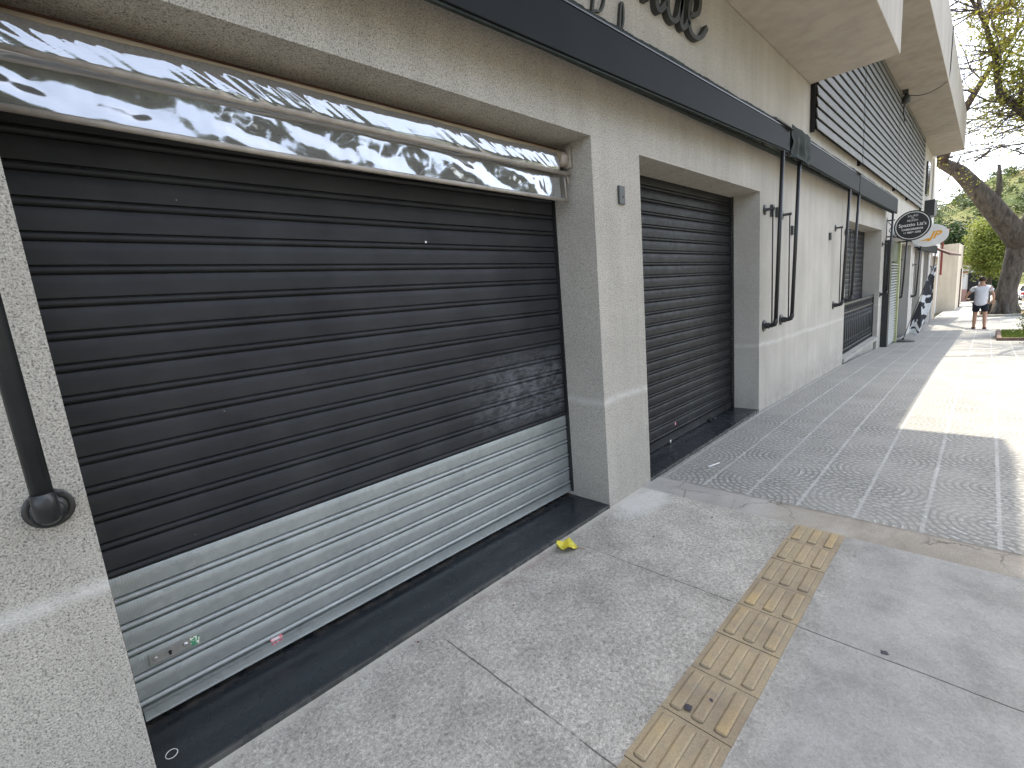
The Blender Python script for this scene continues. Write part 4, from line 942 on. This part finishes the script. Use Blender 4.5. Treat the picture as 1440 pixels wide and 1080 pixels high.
# ------------------------------------------------------------------ hill
def hz(x, y):
    r = max(0, min(1, (x-120)/150)); s = r*r*(3-2*r)
    h = 34*s*(.62+.38*math.exp(-((y+14)/50)**2))+4*nz(x*.02, y*.02, 1)*s*2+ (y > 8)*0
    side = 1-.30*max(0, min(1, (y+2)/30))
    return -3.6+h*side+ (x > 270)*(-(x-270)*.02)
m = MB(); m.grid(lambda u, v: (120+300*u, -220+440*v, hz(120+300*u, -220+440*v)), 60, 90)
t = NT('hillside'); c = t.ramp(t.noise(.045, 5, .6), [(.35, (.045,.065,.02)), (.5, (.10,.115,.035)), (.62, (.17,.15,.075))])
tag(m.build('hill', t.fin(c, .95, 0, t.bump(t.noise(.5, 5), 1, 1.5), .1), None, True), kind='structure')
m = MB(); rn = random.Random(9)
for _ in range(620):
    x = rn.uniform(135, 290); y = rn.uniform(-70, 60)*x/250
    if nz(x*.03, y*.03, 5) < -.12: continue
    z = hz(x, y); s = rn.uniform(1.2, 2.8)
    leaves_into(m, (x, y, z+s*.6), 75, (s*.5, s*.5, s*.38), .42, rn)
tag(m.build('hill_woodland', mk_foliage('woodland', [(.035,.055,.018),(.07,.10,.03),(.12,.14,.05)], .2)), 'mixed scrub and trees covering the far hillside', 'woodland', kind='stuff')

# ------------------------------------------------------------------ across the street (seen only in the plastic film's reflections)
OH = empty('opposite_house', (2, -15, -.17), 'low pale house across the street', 'house')
m = MB(); m.box(-10, 3, -24, -14.5, -.5, 3.4); m.build('wall', M['cream'], OH); m = MB(); m.box(-10.5, 3.5, -24.5, -13.9, 3.41, 3.7); m.build('roof', M['tile'], OH)
bushy('opposite_tree', (1.2,-10.0,4.9), 1.7,1.6,3.0, 7000, .16, [(.03,.05,.012),(.07,.10,.025)], 'street tree across the road, left of the low house', -.1)
bushy('opposite_tree', (5.6,-10.2,5.2), 1.8,1.8,3.3, 8000, .16, [(.03,.05,.012),(.07,.10,.025)], 'street tree across the road, right of the low house', -.1)
bushy('opposite_tree', (11.5,-10.6,5.0), 2.4,1.8,3.3, 8000, .16, [(.03,.05,.012),(.07,.10,.025)], 'smaller street tree farther along the opposite pavement', -.3)

# ================================================================== PERSON
def skin(name, verts, edges, mat, parent, root=0, lvl=2):
    off = WL[parent]; me = bpy.data.meshes.new(name); me.from_pydata([tuple(v[:3]) for v in verts], edges, []); o = link(bpy.data.objects.new(name, me))
    o.modifiers.new('skin', 'SKIN'); sv_ = me.skin_vertices[0].data
    for i, v in enumerate(verts):
        r = v[3] if len(v) > 3 else .05; sv_[i].radius = (r, v[4] if len(v) > 4 else r); sv_[i].use_root = (i == root)
    ss = o.modifiers.new('sub', 'SUBSURF'); ss.levels = lvl; ss.render_levels = lvl
    bpy.context.view_layer.update()
    nm = bpy.data.meshes.new_from_object(o.evaluated_get(bpy.context.evaluated_depsgraph_get())); bpy.data.objects.remove(o); bpy.data.meshes.remove(me)
    nm.materials.append(mat); nm.polygons.foreach_set('use_smooth', [True]*len(nm.polygons)); nm.name = name
    q = link(bpy.data.objects.new(name, nm)); q.parent = parent; WL[q] = off; return q
PX, PY = 22.75, -1.66
PE = empty('person', (PX, PY, zg(PX)), 'person walking away in a pale grey T-shirt, dark shorts and sandals', 'person')
skm = plain('skin', (.42, .24, .16), .55, 0, .06)
V = [(0,0,.92,.13,.15),(0,0,1.12,.13,.15),(-.01,0,1.32,.14,.16),(0,0,1.45,.07,.08),(.01,0,1.52,.052),(.02,0,1.60,.075,.078),(.015,0,1.68,.072,.075)]
E_b = [(0,1),(1,2),(2,3),(3,4),(4,5),(5,6)]
def limb_(start, pts):
    prev = start
    for p in pts: V.append(p); E_b.append((prev, len(V)-1)); prev = len(V)-1
    return prev
# legs, mid-stride
kl = limb_(0, [(.03,.10,.84,.10),(.10,.12,.50,.062),(.06,.125,.28,.058),(.02,.13,.09,.040),(.05,.13,.045,.04),(.17,.14,.025,.032)])
kr = limb_(0, [(-.01,-.10,.84,.10),(.02,-.12,.49,.062),(-.07,-.125,.28,.056),(-.14,-.13,.10,.040),(-.12,-.13,.045,.04),(-.01,-.135,.025,.032)])
# arms
al = limb_(3, [(0,.17,1.41,.045),(.0,.28,1.27,.046),(.02,.37,1.14,.040),(.13,.38,1.06,.034),(.22,.35,1.02,.026),(.28,.33,1.01,.03)])
for dy, dz, L in ((.03,.02,.07),(.012,.008,.08),(-.008,-.004,.078),(-.026,-.016,.062)):
    limb_(al, [(.31,.33+dy,1.01+dz,.010),(.31+L*.6,.325+dy,1.0+dz,.009),(.31+L,.31+dy,.98+dz,.007)])
limb_(al, [(.28,.30,1.03,.011),(.32,.275,1.03,.009)])
ar = limb_(3, [(0,-.17,1.41,.045),(-.03,-.25,1.25,.046),(-.05,-.29,1.13,.040),(.05,-.30,1.02,.034),(.13,-.30,.95,.026),(.17,-.29,.91,.03)])
for dy, dz, L in ((.028,.0,.07),(.010,.0,.08),(-.010,.0,.078),(-.028,.0,.062)):
    limb_(ar, [(.19,-.29+dy,.885,.010),(.21,-.29+dy,.885-L*.6,.009),(.20,-.29+dy,.885-L,.007)])
limb_(ar, [(.19,-.255,.90,.011),(.215,-.245,.87,.009)])
body = skin('body', V, E_b, skm, PE)
shirt = plain('pale_grey_cotton', (.60, .61, .65), .85, 0, .08, 14)
sV = [(-.01,0,.76,.155,.185),(-.01,0,.88,.155,.185),(-.01,0,1.10,.15,.18),(-.015,0,1.30,.145,.185),(-.005,0,1.42,.10,.13),(0,0,1.475,.068,.075),(-.005,.165,1.41,.082),(.0,.28,1.27,.066),(-.005,-.165,1.41,.082),(-.03,-.265,1.25,.066)]
skin('t_shirt', sV, [(0,1),(1,2),(2,3),(3,4),(4,5),(4,6),(6,7),(4,8),(8,9)], shirt, PE)
shV = [(0,0,.92,.14,.17),(.03,.10,.80,.115),(.08,.115,.56,.098),(-.005,-.10,.80,.115),(.015,-.115,.56,.098)]
skin('shorts', shV, [(0,1),(1,2),(0,3),(3,4)], plain('navy_cloth', (.012,.014,.025), .85), PE)
m = MB(); hr = plain('dark_hair', (.03,.018,.012), .8)
def hp(u, v):
    a = u*2*math.pi; b = v*math.pi*.62; r = .098+.006*nz(u*9, v*9, 0)
    return (PX+.0+r*1.08*math.sin(b)*math.cos(a), PY+r*.95*math.sin(b)*math.sin(a), zg(PX)+1.66+r*1.05*math.cos(b))
m.grid(hp, 24, 12); m.v = [(a-.012, b, c) for a, b, c in m.v]; m.build('hair', hr, PE, True)
m = MB()
for s_ in (1,-1): m.lathe((PX+.01,PY+s_*.082,zg(PX)+1.61),[(.012,-.012),(.022,0),(.012,.012)],'Y',10)
m.tube([(PX+.09,PY,zg(PX)+1.63),(PX+.118,PY,zg(PX)+1.60),(PX+.095,PY,zg(PX)+1.585)], [.008,.014,.009], 8)
m.build('ear', skm, PE, True)
sdm = plain('red_brown_sandal', (.16,.05,.04), .7)
for (a, b) in ((.09,.135), (-.08,-.135)):
    m = MB(); zz = zg(PX+a)
    m.obox((PX+a, PY+b, zz+.012), (.135,0,-.006), (0,.048,0), (0,0,.011)); m.tube([(PX+a+.03,PY+b-.05,zz+.02),(PX+a+.04,PY+b,zz+.075),(PX+a+.03,PY+b+.05,zz+.02)], .014, 8); m.tube([(PX+a-.09,PY+b-.045,zz+.02),(PX+a-.13,PY+b,zz+.06),(PX+a-.09,PY+b+.045,zz+.02)], .012, 8)
    m.build('sandal', sdm, PE, True)
